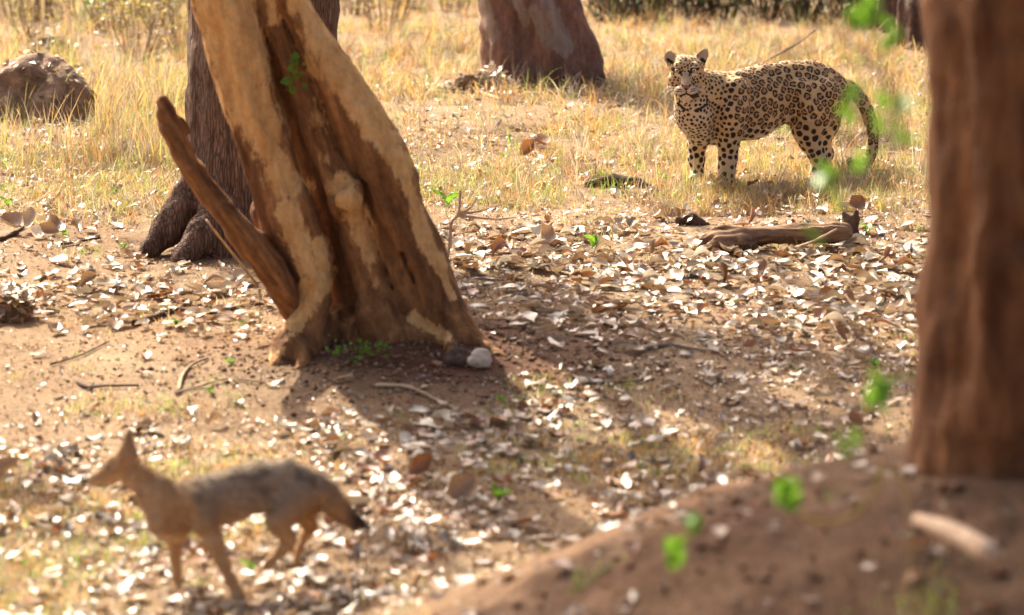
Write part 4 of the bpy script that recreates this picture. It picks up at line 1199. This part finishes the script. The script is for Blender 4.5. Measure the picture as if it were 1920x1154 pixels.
for a, b, h_, n, l, lab in [(14, 395, 18, 3, .07, 'bright green seedling at the left edge of the grass'), (218, 372, 16, 4, .06, 'green seedling in the grass left of the dark tree'),
    (178, 330, 20, 2, .04, 'tiny green seedling in the grass on the left, farther up'), (287, 300, 14, 2, .05, 'tiny green seedling in the grass near the dead limb tip'),
    (838, 395, 26, 3, .11, 'green seedling with long leaves beside the leaning tree'), (955, 275, 12, 1, .07, 'single leafed green seedling in the grass right of the tree'),
    (945, 305, 14, 3, .05, 'yellow green seedling below the single leafed seedling'), (1138, 350, 16, 3, .07, 'green seedling by the dark rotting branch'),
    (1113, 482, 34, 2, .09, 'green seedling standing in the leaf drift'), (1318, 318, 14, 2, .05, 'small green seedling between the leopard front feet'),
    (1245, 345, 14, 3, .05, 'light green seedling in front of the leopard front feet'), (1625, 452, 28, 3, .06, 'green seedling to the right of the ragged stub'),
    (935, 945, 20, 4, .07, 'bright green seedling in the litter right of the jackal tail'), (430, 690, 8, 4, .04, 'yellow green seedling on the soil left of the tree foot'),
    (940, 760, 12, 4, .04, 'small green seedling at the edge of the tree shadow'), (330, 615, 14, 4, .04, 'green seedling in front of the half buried branch'),
    (500, 545, 14, 3, .05, 'green seedling between the cane and the leaning tree'), (470, 1085, 30, 3, .05, 'green seedling at the jackal front paw'),
    (395, 745, 10, 3, .04, 'small green seedling under the straight twig'), (120, 450, 12, 3, .05, 'green seedling in the row of standing curled leaves'),
    (1640, 690, 14, 3, .05, 'small green seedling in the shade near the mound'), (230, 470, 8, 3, .04, 'low green seedling at the soil edge before the dark tree')]:
    seedling(a, b, h_, n, l, lab)
for i, (a, b) in enumerate([(630, 652), (665, 655), (688, 652), (715, 650)]):
    g = G(a, b); Yx = 14.98
    c = P(a, b + 2, Yx); n = 14
    V_, F_ = leaf_quads(c + rs.normal(size=(n, 3)) * np.array([.022, .02, .022]), .026, .1, width=.9)
    o = obj('creeping_plant', mk_mesh('creeping_plant', V_ - c, F_, M['green'], smooth=False), kind='stuff', label=['small dull green plant at the left of the hollow of the leaning tree', 'green creeping plant in the hollow at the foot of the leaning tree',
        'low green plant in the middle of the foot of the leaning tree', 'tallest green plant at the right of the tree foot hollow'][i], cat='plant', loc=c, group='green plants at the tree foot')

# ------------------------------------------------------------------ near sapling, far out of focus
def near_stem(pts, leaves, label, r_=.003, lsz=.05, mat='stick'):
    W = [P(a, b, y) for a, b, y in pts]
    b0 = W[0].copy(); b0[2] = gz(b0[0], b0[1])
    t = tree_empty('sapling', b0, label=label, category='sapling', group='thin saplings on the near mound')
    mb = MB(); path = smooth_path([b0] + W, 6); mb.add(*tube(path, np.linspace(r_, r_ * .4, len(path)), 6))
    obj('stem', mb.mesh('stem', M[mat], b0), t)
    for (a, b, y, s) in leaves:
        q = P(a, b, y); j = int(np.argmin(np.linalg.norm(path - q, axis=1)))
        if np.linalg.norm(path[j] - q) > .012:
            mt = MB(); mt.add(*tube([path[j], (path[j] + q) / 2 + np.array([0, 0, .004]), q], [.0012, .001, .0008], 5)); obj('twig', mt.mesh('twig', M[mat], b0), t)
        o = obj('leaf', green_me, t); o.location = q - b0
        o.rotation_euler = (R(55) + rs.normal() * .4, rs.normal() * .5, rs.uniform(-1.2, 1.2)); sc = lsz * s * 1.5; o.scale = (sc, sc, sc)
    return t
Yn = 7.0
near_stem([(1640, 1100, Yn), (1600, 700, Yn), (1588, 430, Yn), (1600, 250, Yn), (1625, 90, Yn), (1650, -30, Yn)],
          [(1553, 338, Yn, 1.0), (1545, 330, Yn, .8), (1520, 445, Yn, .8), (1608, 300, Yn, .7), (1560, 370, Yn, .6), (1605, 180, Yn, .8), (1640, 230, Yn, .7), (1618, 35, Yn, 1.0), (1660, 60, Yn, 1.0), (1640, 10, Yn, .9), (1672, 85, Yn, .8), (1595, 30, Yn, .7),
           (1585, 215, Yn, .6), (1650, 190, Yn, .6)], 'tall thin green leafed sapling in front of the leopard tail', lsz=.055)
near_stem([(1700, 1100, Yn), (1690, 700, Yn), (1685, 420, Yn), (1690, 260, Yn), (1700, 190, Yn)],
          [(1690, 200, Yn, .9), (1680, 245, Yn, .7), (1694, 270, Yn, .8), (1645, 740, Yn, 1.2), (1640, 725, Yn, 1.0), (1655, 770, Yn, .7), (1600, 820, Yn, .6), (1575, 840, Yn, .8)], 'thin sapling with few leaves beside the near trunk')
near_stem([(1500, 1160, 7.3), (1490, 1080, 7.3), (1482, 1000, 7.3), (1478, 925, 7.3)], [(1480, 935, 7.3, .9), (1478, 912, 7.3, .9), (1488, 945, 7.3, .6), (1465, 915, 7.3, .7)], 'short thin seedling stalk topped with green leaves on the mound', .002, .055)
near_stem([(1260, 1200, 7.6), (1275, 1080, 7.6), (1305, 980, 7.6)], [(1305, 985, 7.6, .8), (1298, 978, 7.6, .7), (1260, 1035, 7.6, 1.0), (1250, 1045, 7.6, .8), (1275, 1020, 7.6, .6)], 'small green seedling at the left end of the mound', .002, .055)
Wp = [P(a, b, 7.4) for a, b in [(1640, 1100), (1655, 980), (1650, 900), (1640, 880)]]
Wp2 = [P(a, b, 7.6) for a, b in [(1655, 872), (1640, 920), (1600, 965), (1550, 980), (1500, 965)]]
mb = MB(); mb.add(*tube(smooth_path(Wp2, 5), .005, 6)); mb.add(*tube(smooth_path([Wp2[0], P(1690, 900, 7.6), P(1710, 1050, 7.6)], 5), .004, 6))
obj('grass_stalk', mb.mesh('grass_stalk', M['yellowish'], Wp2[0]), label='yellow green arching stalk over the near mound', cat='grass stalk', loc=Wp2[0])
# short dark debris on the near mound
def mound_bits(n):
    VV, FF, CC, o_ = [], [], [], 0
    x = rs.uniform(-.7, 2.1, n); y = rs.uniform(6.6, 10.3, n); z = hgt(x, y)
    for k, (v, fc) in enumerate(smallv):
        m = np.where(np.arange(n) % 12 == k)[0]
        for i in m:
            a = rs.rand() * 6.28; s = rs.uniform(.012, .06) * (1 if rs.rand() > .5 else .5)
            c, sn = math.cos(a), math.sin(a)
            W = v * s; W = np.stack([W[:, 0] * c - W[:, 1] * sn, W[:, 0] * sn + W[:, 1] * c, W[:, 2] + rs.normal() * .3 * W[:, 0]], 1) + np.array([x[i], y[i], z[i] + .006])
            VV.append(W); FF.append(np.array(fc) + o_); o_ += len(v)
            CC.append(np.tile(np.array([(.14, .06, .03), (.22, .12, .06), (.20, .14, .07), (.32, .21, .12)][rs.randint(4)]) , (len(v), 1)))
    obj('mound_litter', mk_mesh('mound_litter', np.concatenate(VV), np.concatenate(FF), M['litter'], np.concatenate(CC)), kind='stuff', label='dark leaf bits strewn over the near mound')
mound_bits(600)
def clods(n, name, label, cx, cy, sx, sy, smin, smax, cols):
    oc = np.array([(1, 0, 0), (-1, 0, 0), (0, 1, 0), (0, -1, 0), (0, 0, 1), (0, 0, -1), (.62, .62, .5), (-.62, .6, .5)], float)
    fc = np.array([(0, 2, 4), (2, 1, 4), (1, 3, 4), (3, 0, 4), (2, 0, 5), (1, 2, 5), (3, 1, 5), (0, 3, 5)])
    x = cx + rs.normal(size=n) * sx; y = cy + rs.normal(size=n) * sy; z = hgt(x, y)
    s = smin + (smax - smin) * rs.rand(n) ** 3
    W = oc[None, :6] * (1 + .35 * rs.normal(size=(n, 6, 1))) * s[:, None, None] * np.array([1, 1, .7])
    W[:, :, 0] += x[:, None]; W[:, :, 1] += y[:, None]; W[:, :, 2] += (z + s * .25)[:, None]
    F = (fc[None] + (np.arange(n) * 6)[:, None, None]).reshape(-1, 3)
    c = np.array(cols)[rs.randint(0, len(cols), n)]
    obj(name, mk_mesh(name, W.reshape(-1, 3), F, M['litter2'], np.repeat(c, 6, 0), smooth=False), kind='stuff', label=label)
clods(700, 'mound_crumbs', 'crumbled red earth lying over the near mound', .7, 8.9, .9, .8, .005, .028, [(.17, .08, .045), (.21, .11, .06), (.14, .07, .04), (.25, .16, .10)])
clods(2600, 'tree_foot_crumbs', 'crumbled soil round the foot of the leaning tree', -.5, 15.2, .6, .4, .004, .018, [(.20, .11, .06), (.28, .17, .10), (.14, .07, .04)])
# ------------------------------------------------------------------ the two animals
def nearest(Pq, Cn, k=1):
    """distance to and index of the nearest centre, in chunks"""
    D = np.empty(len(Pq)); I = np.empty(len(Pq), int); E = np.empty(len(Pq))
    c2 = (Cn ** 2).sum(1)
    for s in range(0, len(Pq), 8000):
        q = Pq[s:s + 8000]
        d = (q ** 2).sum(1)[:, None] + c2[None] - 2 * q @ Cn.T
        i = d.argmin(1); I[s:s + 8000] = i; D[s:s + 8000] = np.sqrt(np.maximum(d[np.arange(len(q)), i], 0))
        d[np.arange(len(q)), i] = 9; E[s:s + 8000] = np.sqrt(np.maximum(d.min(1), 0))
    return D, I, E

def poisson_pick(Pts, space, seed):
    r_ = np.random.RandomState(seed)
    order = r_.permutation(len(Pts))[:16000]
    acc = np.zeros((4000, 3)); sp = np.zeros(4000); n = 0; ids = []
    for i in order:
        p = Pts[i]
        if n:
            d = ((acc[:n] - p) ** 2).sum(1)
            if (d < (0.5 * (sp[:n] + space[i])) ** 2).any(): continue
        acc[n] = p; sp[n] = space[i]; ids.append(i); n += 1
        if n >= 3999: break
    return acc[:n], np.array(ids)

def fur(name, V, Nn, col, n, ln, flow, wid, parent, base, mat, lift=.45, bright=1.12, lens=None):
    ii = rs.randint(0, len(V), n)
    p = V[ii] + rs.normal(size=(n, 3)) * .001; nn = Nn[ii]
    fl = flow[ii] - nn * (flow[ii] * nn).sum(1, keepdims=True)
    fl /= np.maximum(np.linalg.norm(fl, axis=1, keepdims=True), 1e-6)
    d = fl + nn * lift + rs.normal(size=(n, 3)) * .18
    d /= np.linalg.norm(d, axis=1, keepdims=True)
    L = ln * (.6 + .6 * rs.rand(n))[:, None]
    if lens is not None: L = L * lens[ii][:, None]
    s = np.cross(d, rs.normal(size=(n, 3))); s /= np.maximum(np.linalg.norm(s, axis=1, keepdims=True), 1e-6)
    W = wid
    tri = np.stack([p - s * W / 2 - nn * .001, p + s * W / 2 - nn * .001, p + d * L], 1).reshape(-1, 3)
    F = np.arange(n * 3).reshape(-1, 3)
    c = np.repeat(np.clip(col[ii] * bright, 0, 1), 3, 0)
    o = obj(name, mk_mesh(name, tri - base, F, mat, c, smooth=False), parent, kind='stuff')
    return o

# --- leopard
YL = 20.35
sL = S(YL)
def LP(a, b, dw=0.0): return P(a, b, YL - dw)
def lc(pts): return [(P(a, b, YL - d), r * sL) for a, b, d, r in pts]
latL = np.array([-0.40, 0.9165, 0.0]); 
fL = Field(.0072)
sqb = (latL, .70)
# torso
fL.chain(lc([(1318, 208, .20, 45), (1345, 205, .16, 58), (1375, 200, .10, 64), (1408, 196, .05, 65), (1442, 182, -.03, 58), (1480, 171, -.10, 52), (1522, 172, -.17, 55), (1552, 182, -.22, 45)]), .02, sqb)
fL.chain(lc([(1392, 150, .06, 20), (1430, 142, .0, 20), (1475, 140, -.08, 22), (1515, 140, -.16, 24), (1550, 152, -.22, 24), (1575, 166, -.26, 17)]), .03)
fL.chain(lc([(1388, 148, .13, 16), (1380, 190, .22, 22), (1366, 222, .27, 20)]), .03)
fL.chain(lc([(1500, 170, .0, 22), (1520, 205, -.01, 28)]), .04)
# chest and neck
fL.chain(lc([(1294, 158, .34, 30), (1315, 168, .27, 36), (1343, 178, .18, 46)]), .03)
fL.chain(lc([(1290, 172, .34, 22), (1296, 192, .33, 30), (1303, 214, .29, 36), (1316, 240, .22, 31), (1340, 250, .14, 22)]), .03)
# near fore limb
fL.chain(lc([(1378, 172, .24, 28), (1372, 212, .27, 31), (1368, 245, .25, 24), (1366, 270, .23, 19), (1365, 295, .22, 17), (1363, 318, .22, 15), (1362, 334, .22, 13), (1358, 345, .26, 12)]), .025)
fL.chain(lc([(1352, 347, .31, 9), (1356, 349, .30, 7)]), .012)
# far fore limb
fL.chain(lc([(1325, 220, .10, 30), (1312, 250, .06, 20), (1307, 272, .04, 17), (1306, 298, .04, 15), (1307, 318, .04, 12), (1306, 333, .08, 12)]), .02)
fL.chain(lc([(1300, 335, .13, 9), (1303, 336, .12, 8)]), .012)
# near hind limb
fL.chain(lc([(1535, 185, -.12, 46), (1523, 218, -.07, 35), (1513, 244, -.04, 27), (1520, 266, -.05, 21), (1532, 290, -.07, 15.5), (1536, 302, -.08, 14), (1532, 320, -.07, 12), (1525, 334, -.05, 12)]), .025)
fL.ball(LP(1518, 338, 0.0), 9 * sL, .015)
fL.cone(LP(1490, 226, -.05), LP(1478, 214, -.08), 12 * sL, 16 * sL, .03)
# far hind limb
fL.chain(lc([(1550, 195, -.32, 36), (1545, 232, -.34, 28), (1538, 262, -.34, 19), (1548, 288, -.36, 14), (1545, 312, -.36, 11), (1540, 325, -.34, 11)]), .025)
# tail
fL.chain([(p, r) for p, r in zip(smooth_path([LP(a, b, c) for a, b, c in [(1572, 158, -.26), (1594, 166, -.3), (1612, 184, -.3), (1628, 215, -.3), (1636, 250, -.28), (1634, 284, -.25), (1624, 306, -.22), (1607, 314, -.2), (1595, 305, -.2)]], 3),
         np.linspace(14, 8.5, 25) * sL)], .012)
# head
H = [(1287, 136, .37, 28), (1281, 128, .38, 24.5), (1295, 130, .37, 24.5)]
for a, b, c, r in H: fL.ball(LP(a, b, c), r * sL, .015)
fL.ball(LP(1268, 154, .385), 18 * sL, .02); fL.ball(LP(1308, 154, .37), 19 * sL, .02)
fL.cone(LP(1286, 138, .435), LP(1286.5, 160, .515), 11 * sL, 9.5 * sL, .016)
fL.ball(LP(1276.5, 173, .485), 12.5 * sL, .010); fL.ball(LP(1297.5, 173, .48), 12.5 * sL, .010)
fL.ball(LP(1286.5, 162, .53), 7 * sL, .007)
fL.ball(LP(1287, 185, .455), 12 * sL, .010)
fL.ball(LP(1271, 124, .44), 7.5 * sL, .012); fL.ball(LP(1302, 124, .435), 7.5 * sL, .012)
fL.ball(LP(1269.5, 133.5, .472), 5.5 * sL, .008, None, True); fL.ball(LP(1301, 133.5, .468), 5.5 * sL, .008, None, True)
fL.cone(LP(1270, 179.5, .54), LP(1304, 179.5, .535), .005, .005, .006, None, True)
# ears: flat cups
earn = np.array([0.25, -0.95, -.1]); earn /= np.linalg.norm(earn)
for (a0_, b0_, a1_, b1_, a2_, b2_, dw) in ((1262, 119, 1256, 107, 1254, 103, .36), (1312, 118, 1317, 104, 1320, 99, .34)):
    fL.cone(LP(a0_, b0_, dw), LP(a1_, b1_ + 1, dw), 11.5 * sL, 11 * sL, .014, (earn, .45))
    fL.cone(LP(a1_, b1_, dw), LP(a2_, b2_, dw), 11 * sL, 8.5 * sL, .008, (earn, .45))
    fL.cone(LP(a1_, b1_ + 4, dw + .034), LP(a2_, b2_ + 1, dw + .034), 8.5 * sL, 7 * sL, .008, None, True)
V0, Q0 = fL.build(lambda p: .0018 * vnoise(p, 40, 3))
VL, QL = subdivide(V0, Q0)
NL = vnormals(VL, QL)
px, py = proj(VL)
dw = YL - VL[:, 1]
isnt = 0
head = (dw > .285) & (py < 190) & (px < 1330) & ~((px > 1312) & (py > 130)) & ~((py > 176) & (px > 1310))
tail = (px > 1584) | ((px > 1575) & (py > 190))
legs = (py > 262) & ~tail
thigh = (px > 1470) & (py > 225) & ~tail
neck = (px < 1368) & (py < 262) & ~head
belly = (NL[:, 2] < -.45) & (py > 205) & ~tail & ~head
ears = head & (((px < 1264) & (py < 116)) | ((px > 1309) & (py < 113)))
space = np.full(len(VL), .041)
space[(px > 1368) & (px < 1420)] = .036
space[thigh] = .045; space[neck] = .021; space[neck & (px > 1345)] = .027; space[head] = .0145; space[legs] = .038; space[legs & (px < 1400)] = .034; space[tail] = .036
space[(px > 1380) & (py > 235) & ~legs & ~tail & ~thigh] = .043
cen, cid = poisson_pick(VL, space, 5)
stretch = VL + .004 * np.stack([vnoise(VL, 45, 1), vnoise(VL, 45, 2), vnoise(VL, 45, 3)], 1) + .002 * np.stack([vnoise(VL, 110, 1), vnoise(VL, 110, 2), vnoise(VL, 110, 3)], 1)
D, I, D2 = nearest(stretch, cen)
cs = space[cid]
edge = (D2 - D) / cs[I]
t = D / (cs[I] * .5)
solid = (neck | head | legs | thigh & (py > 240) | belly)[cid][I] | ((px[cid][I] < 1378) & (py[cid][I] > 120))
off = stretch - cen[I]
rot = rs.rand(len(cen)) * 6.28
ang = np.arctan2(off[:, 2], off[:, 0])
gap = np.cos(ang * 3 + rot[I]) + .6 * np.cos(ang * 2 - rot[I] * 2)
rr_ = rs.rand(len(cen))[I]
outer = np.where(solid, .80 + .22 * rr_, 1.18)
outer = np.where(head[cid][I], .80 + .3 * rr_, outer)
gapw = np.where(solid, .20, .17)
aa = .10
inside = (1 - sstep(outer - aa, outer + aa, t)) * sstep(gapw - .06, gapw + .06, edge)
ring = sstep(.46, .60, t)
dark = np.where(solid, inside, inside * np.clip(ring * (1 - .9 * sstep(1.05, 1.45, gap)), 0, 1))
centre_t = inside * (1 - ring) * (~solid)
tawny = np.array([.58, .385, .19]); pale = np.array([.74, .64, .50]); deep = np.array([.36, .19, .085]); blk = np.array([.034, .021, .013])
w = sstep(.15, .8, -NL[:, 2]) * .9
w = np.maximum(w, sstep(1350, 1315, px) * sstep(165, 200, py) * (~head) * .55)
w = np.maximum(w, legs * .3)
col = tawny * (1 - w)[:, None] + pale * w[:, None]
col = col * (1 + .10 * vnoise(VL, 12, 8))[:, None]
col = col * (1 - centre_t)[:, None] + deep * centre_t[:, None]
# dark bands on the throat
def stroke(x0, y0, x1, y1, r_, front=.25):
    ax, ay = x1 - x0, y1 - y0
    tt = np.clip(((px - x0) * ax + (py - y0) * ay) / (ax * ax + ay * ay), 0, 1)
    return (1 - sstep(.75, 1.15, np.hypot(px - x0 - tt * ax, py - y0 - tt * ay) / r_)) * (dw > front) * (NL[:, 1] < .2)
# faces: muzzle, nose, eyes, mouth, chin in their own colours
facef = head & (NL[:, 1] < .1)
muzzle = stroke(1286, 145, 1286, 158, 8.5) * facef
dark = dark * (1 - muzzle * .95)
whitep = np.clip(stroke(1277, 170, 1281, 168, 10) + stroke(1297, 170, 1293, 168, 10) + stroke(1287, 187, 1287, 188, 9), 0, 1) * facef
dark = dark * (1 - .75 * whitep)
greyn = np.array([.30, .22, .17])
col = col * (1 - .6 * muzzle)[:, None] + greyn * (.6 * muzzle)[:, None]
col = col * (1 - .75 * whitep)[:, None] + np.array([.68, .58, .48]) * (.75 * whitep)[:, None]
for e in ((1267, 140, 1274, 142, 2.6), (1299, 140, 1306, 141, 2.6), (1266, 127, 1274, 127, 2.0), (1298, 126, 1306, 127, 2.0)):
    k = stroke(*e) * facef; col = col * (1 - .8 * k)[:, None] + np.array([.72, .62, .50]) * (.8 * k)[:, None]; dark = dark * (1 - k)
inner_ear = ears & (NL[:, 1] < -.25) & (py < 116)
col[inner_ear] = np.array([.50, .37, .25]); dark = np.where(inner_ear, dark * .1, dark)
backear = ears & (NL[:, 1] > .15); col[backear] = (.06, .04, .03)
ks = np.zeros(len(VL))
for e in ((1262, 131, 1276, 136, 2.9), (1264, 131, 1273, 130.5, 3.3), (1294, 136, 1308, 130, 2.9), (1297, 130.5, 1306, 130.5, 3.3), (1275, 136, 1278, 142, 1.6), (1295, 136, 1292.5, 142, 1.6),
          (1279, 160, 1286, 168, 2.2), (1294, 160, 1287, 168, 2.2), (1286.5, 168, 1286.7, 176, 1.2), (1286.7, 176, 1275, 180.5, 1.8), (1286.7, 176, 1299, 181, 1.8), (1299, 181, 1307, 179, 4.2),
          (1269, 167, 1278, 168.5, .9), (1269, 171, 1278, 172.5, .9), (1296, 168.5, 1305, 165, .9), (1296, 172, 1305, 169, .9),
          (1252, 112, 1261, 118, 3.0), (1316, 112, 1321, 116, 3.4)):
    ks = np.maximum(ks, stroke(*e) * facef)
for e in ((1271, 194, 1284, 206, 2.7), (1308, 207, 1326, 196, 2.6), (1326, 196, 1325, 185, 2.0), (1310, 205, 1304, 208, 3.0)):
    ks = np.maximum(ks, stroke(*e, .15) * (~head))
dark = np.maximum(dark, ks)
nosek = stroke(1283.5, 163, 1289.5, 163, 3.2) * facef
col = col * (1 - dark)[:, None] + blk * dark[:, None]
col = col * (1 - nosek)[:, None] + np.array([.28, .13, .11]) * nosek[:, None]
col = np.clip(col, 0, 1)
baseL = np.array([LP(1430, 340, 0)[0], YL, gz(LP(1430, 340, 0)[0], YL)])
leo = tree_empty('leopard', baseL, label='spotted leopard standing side on in dry grass with its head turned to the viewer', category='leopard')
obj('body', mk_mesh('body', VL - baseL, QL, M['coat'], col), leo)
flow = np.tile(np.array([.85, .35, -.45]), (len(VL), 1))
flow[legs] = (.1, 0, -1); flow[tail] = (.3, .1, -1)
hc = LP(1287, 152, .45)
flow[head] = (VL[head] - hc)
lens = np.full(len(VL), 1.0); lens[head] = .5; lens[legs] = .7; lens[belly] = 1.5; lens[ears] = .8
fur('fur', VL, NL, col, 90000, .012, flow, .0013, leo, baseL, M['fur'], .35, 1.12, lens)
def eyeball(cx, cy, dw_, parent, base, iris, r_px, scale):
    c = LP(cx, cy, dw_)
    mbx = []
    def sph(c, r, nseg=14):
        V_, F_ = [], []
        for i in range(nseg + 1):
            th = math.pi * i / nseg
            for j in range(nseg):
                ph = 2 * math.pi * j / nseg
                V_.append(c + r * np.array([math.sin(th) * math.cos(ph), math.sin(th) * math.sin(ph), math.cos(th)]))
        for i in range(nseg):
            for j in range(nseg):
                a, b = i * nseg + j, i * nseg + (j + 1) % nseg
                F_.append((a, b, b + nseg, a + nseg))
        return V_, F_
    m1 = MB(); m1.add(*sph(c, r_px * scale)); e = obj('eye', m1.mesh('eye', iris, base), parent)
    d = CAM - c; d = d / np.linalg.norm(d)
    m2 = MB(); m2.add(*sph(c + d * r_px * scale * .72, r_px * scale * .40, 10)); obj('pupil', m2.mesh('pupil', M['pupil'], base), e)
eyeball(1269.5, 133.2, .458, leo, baseL, M['eyeiris'], 4.6, sL)
eyeball(1301.5, 133.2, .454, leo, baseL, M['eyeiris'], 4.6, sL)
for side in (-1, 1):
    for i in range(7):
        a = 1286.5 + side * (12 + (i % 3) * 2.5); b = 167 + (i // 3) * 2.6
        p0 = LP(a, b, .50); p1 = p0 + np.array([side * .055, -.02, -.012 + .01 * (3 - i // 2)]); p2 = p0 + np.array([side * (.09 + .02 * rs.rand()), .01, -.03 - .022 * (i // 2) + .01])
        mbw = MB(); mbw.add(*tube(smooth_path([p0, p1, p2], 4), np.linspace(.0007, .0003, 9), 4)); obj('whisker', mbw.mesh('whisker', M['whisker'], baseL), leo)

# --- jackal
YJ = 11.5
sJ = S(YJ)
def JP(a, b, d=0.0): return P(a, b, YJ - d)
def jc(pts): return [(P(a, b, YJ - d), r * sJ) for a, b, d, r in pts]
fJ = Field(.0062)
latJ = np.array([.08, .996, 0]); latJ /= np.linalg.norm(latJ)
sqj = (latJ, .72)
fJ.chain(jc([(325, 948, 0, 42), (370, 944, 0, 47), (410, 936, 0, 48), (450, 924, 0, 46), (495, 912, 0, 47), (535, 910, 0, 46), (568, 914, 0, 38), (590, 916, 0, 28)]), .02, sqj)
fJ.chain(jc([(234, 880, 0, 24), (256, 893, 0, 26), (288, 920, 0, 32), (322, 945, 0, 42)]), .02, (latJ, .8))
fJ.chain(jc([(290, 945, 0, 25), (310, 975, 0, 32), (330, 990, 0, 28)]), .02)
# head
fJ.ball(JP(228, 868, 0), 27 * sJ, .012); fJ.ball(JP(214, 873, 0), 22 * sJ, .012)
fJ.cone(JP(210, 882, 0), JP(172, 900, 0), 17 * sJ, 9 * sJ, .015)
fJ.cone(JP(172, 900, 0), JP(159, 903, 0), 9 * sJ, 5.5 * sJ, .01)
fJ.cone(JP(212, 893, 0), JP(176, 908, 0), 12 * sJ, 5 * sJ, .012)
# ears (triangular, pointed)
for o_, a_, b_ in ((.045, 242, 803), (-.035, 236, 812)):
    fJ.cone(JP(239, 852, o_), JP(a_, b_ + 8, o_), 20 * sJ, 6 * sJ, .008, (np.array([0.3, -.954, 0]), .38))
    fJ.cone(JP(a_, b_ + 8, o_), JP(a_, b_, o_), 5 * sJ, 2 * sJ, .004, (np.array([0.45, -.89, 0]), .6))
fJ.cone(JP(236, 848, .085), JP(241, 822, .075), 7 * sJ, 3 * sJ, .006, None, True)
# fore legs
fJ.chain(jc([(330, 960, -.05, 28), (327, 1000, -.06, 18), (328, 1040, -.06, 11), (331, 1075, -.06, 9), (333, 1103, -.06, 8), (328, 1112, -.05, 8.5), (322, 1114, -.05, 6.5)]), .015)
fJ.chain(jc([(375, 940, .04, 31), (386, 985, .07, 20), (402, 1018, .09, 15), (418, 1055, .09, 10.5), (434, 1088, .09, 8.5), (446, 1112, .09, 8), (441, 1122, .1, 8.5), (435, 1125, .1, 6.5)]), .03)
# hind legs
fJ.chain(jc([(560, 926, .02, 34), (538, 952, .04, 27), (519, 980, .07, 18), (532, 1000, .08, 12), (545, 1014, .07, 9), (528, 1032, .07, 7.5), (508, 1052, .07, 7), (497, 1064, .08, 7)]), .03)
fJ.chain(jc([(578, 935, -.06, 33), (572, 962, -.07, 20), (580, 985, -.08, 12), (572, 1005, -.08, 8.5), (562, 1030, -.08, 7.5), (556, 1052, -.07, 7.5)]), .015)
# tail, full and dark tipped
fJ.chain(jc([(592, 900, 0, 16), (608, 918, 0, 20), (626, 944, 0, 22), (646, 964, 0, 18), (667, 979, 0, 12), (684, 987, 0, 4)]), .012)
VJ, QJ = fJ.build(lambda p: .003 * vnoise(p, 30, 3))
VJ, QJ = subdivide(VJ, QJ)
NJ = vnormals(VJ, QJ)
px, py = proj(VJ)
nzj = vnoise(VJ, 14, 2)
orange = np.array([.48, .30, .145]); greyj = np.array([.31, .25, .185]); dkj = np.array([.09, .07, .06]); crm = np.array([.60, .46, .31])
top_line = np.interp(px, [150, 245, 300, 340, 380, 440, 500, 560, 600, 640, 690], [840, 865, 905, 925, 955, 965, 962, 950, 925, 900, 900])
k = .85 * sstep(42, -34, py - top_line + 18 * nzj) * sstep(300, 380, px)
col = orange * (1 - k)[:, None] + greyj * k[:, None]
k2 = sstep(.25, .8, vnoise(VJ * np.array([1, 1, 1.]), 26, 7)) * k * .7
col = col * (1 - k2)[:, None] + dkj * k2[:, None]
k3 = sstep(.2, .8, -NJ[:, 2]) * .6 * (px < 520); k3 = np.maximum(k3, ((px < 300) & (py > 905) & (px > 175)) * .35)
col = col * (1 - k3)[:, None] + crm * k3[:, None]
kt = ((px > 600) & (py > 900)) * (sstep(640, 668, px + 4 * nzj) * .8 + .15 * (NJ[:, 2] > 0))
col = col * (1 - kt)[:, None] + np.array([.03, .022, .02]) * kt[:, None]
neckg = sstep(10, -15, py - np.interp(px, [240, 300, 360], [850, 905, 935])) * ((px > 238) & (px < 380)) * .6
col = col * (1 - neckg)[:, None] + np.array([.24, .17, .11]) * neckg[:, None]
hd = (px < 248) & (py < 920)
kh = hd * sstep(905, 885, py) * .35; col = col * (1 - kh)[:, None] + np.array([.26, .16, .10]) * kh[:, None]
km = ((px < 185) & (py > 903)); col[km] = crm * .8
col[(px < 163)] = (.03, .02, .02)
col = np.clip(col, 0, 1)
bj = np.array([JP(400, 1100)[0], YJ, gz(JP(400, 1100)[0], YJ)])
jk = tree_empty('jackal', bj, label='grey backed tawny jackal trotting to the left across the litter', category='jackal')
obj('body', mk_mesh('body', VJ - bj, QJ, M['coat'], col), jk)
flow = np.tile(np.array([.9, 0, -.3]), (len(VJ), 1)); flow[(py > 1000)] = (.1, 0, -1); flow[(px > 600)] = (.75, 0, -.65)
lens = np.ones(len(VJ)); lens[hd] = .35; lens[py > 1000] = .35; lens[(px > 600) & (py < 1000)] = 1.5
fur('fur', VJ, NJ, col, 60000, .020, flow, .0016, jk, bj, M['fur'], .3, 1.1, lens)
def jeye(cx, cy, d):
    c = JP(cx, cy, d); V_, F_ = tube([c + np.array([0, .004, 0]), c, c - np.array([0, .004, 0]), c - np.array([0, .0065, 0])], [.004, .0075, .006, .001], 10)
    m1 = MB(); m1.add(V_, F_); obj('eye', m1.mesh('eye', M['eyedark'], bj), jk)
jeye(200, 877, .035); jeye(200, 877, -.035)
cn = JP(156, 902, 0); V_, F_ = tube([cn + np.array([.008, 0, 0]), cn, cn - np.array([.007, 0, 0]), cn - np.array([.010, 0, 0])], [.008, .0105, .008, .002], 10)
m1 = MB(); m1.add(V_, F_); obj('nose', m1.mesh('nose', M['canine'], bj), jk)
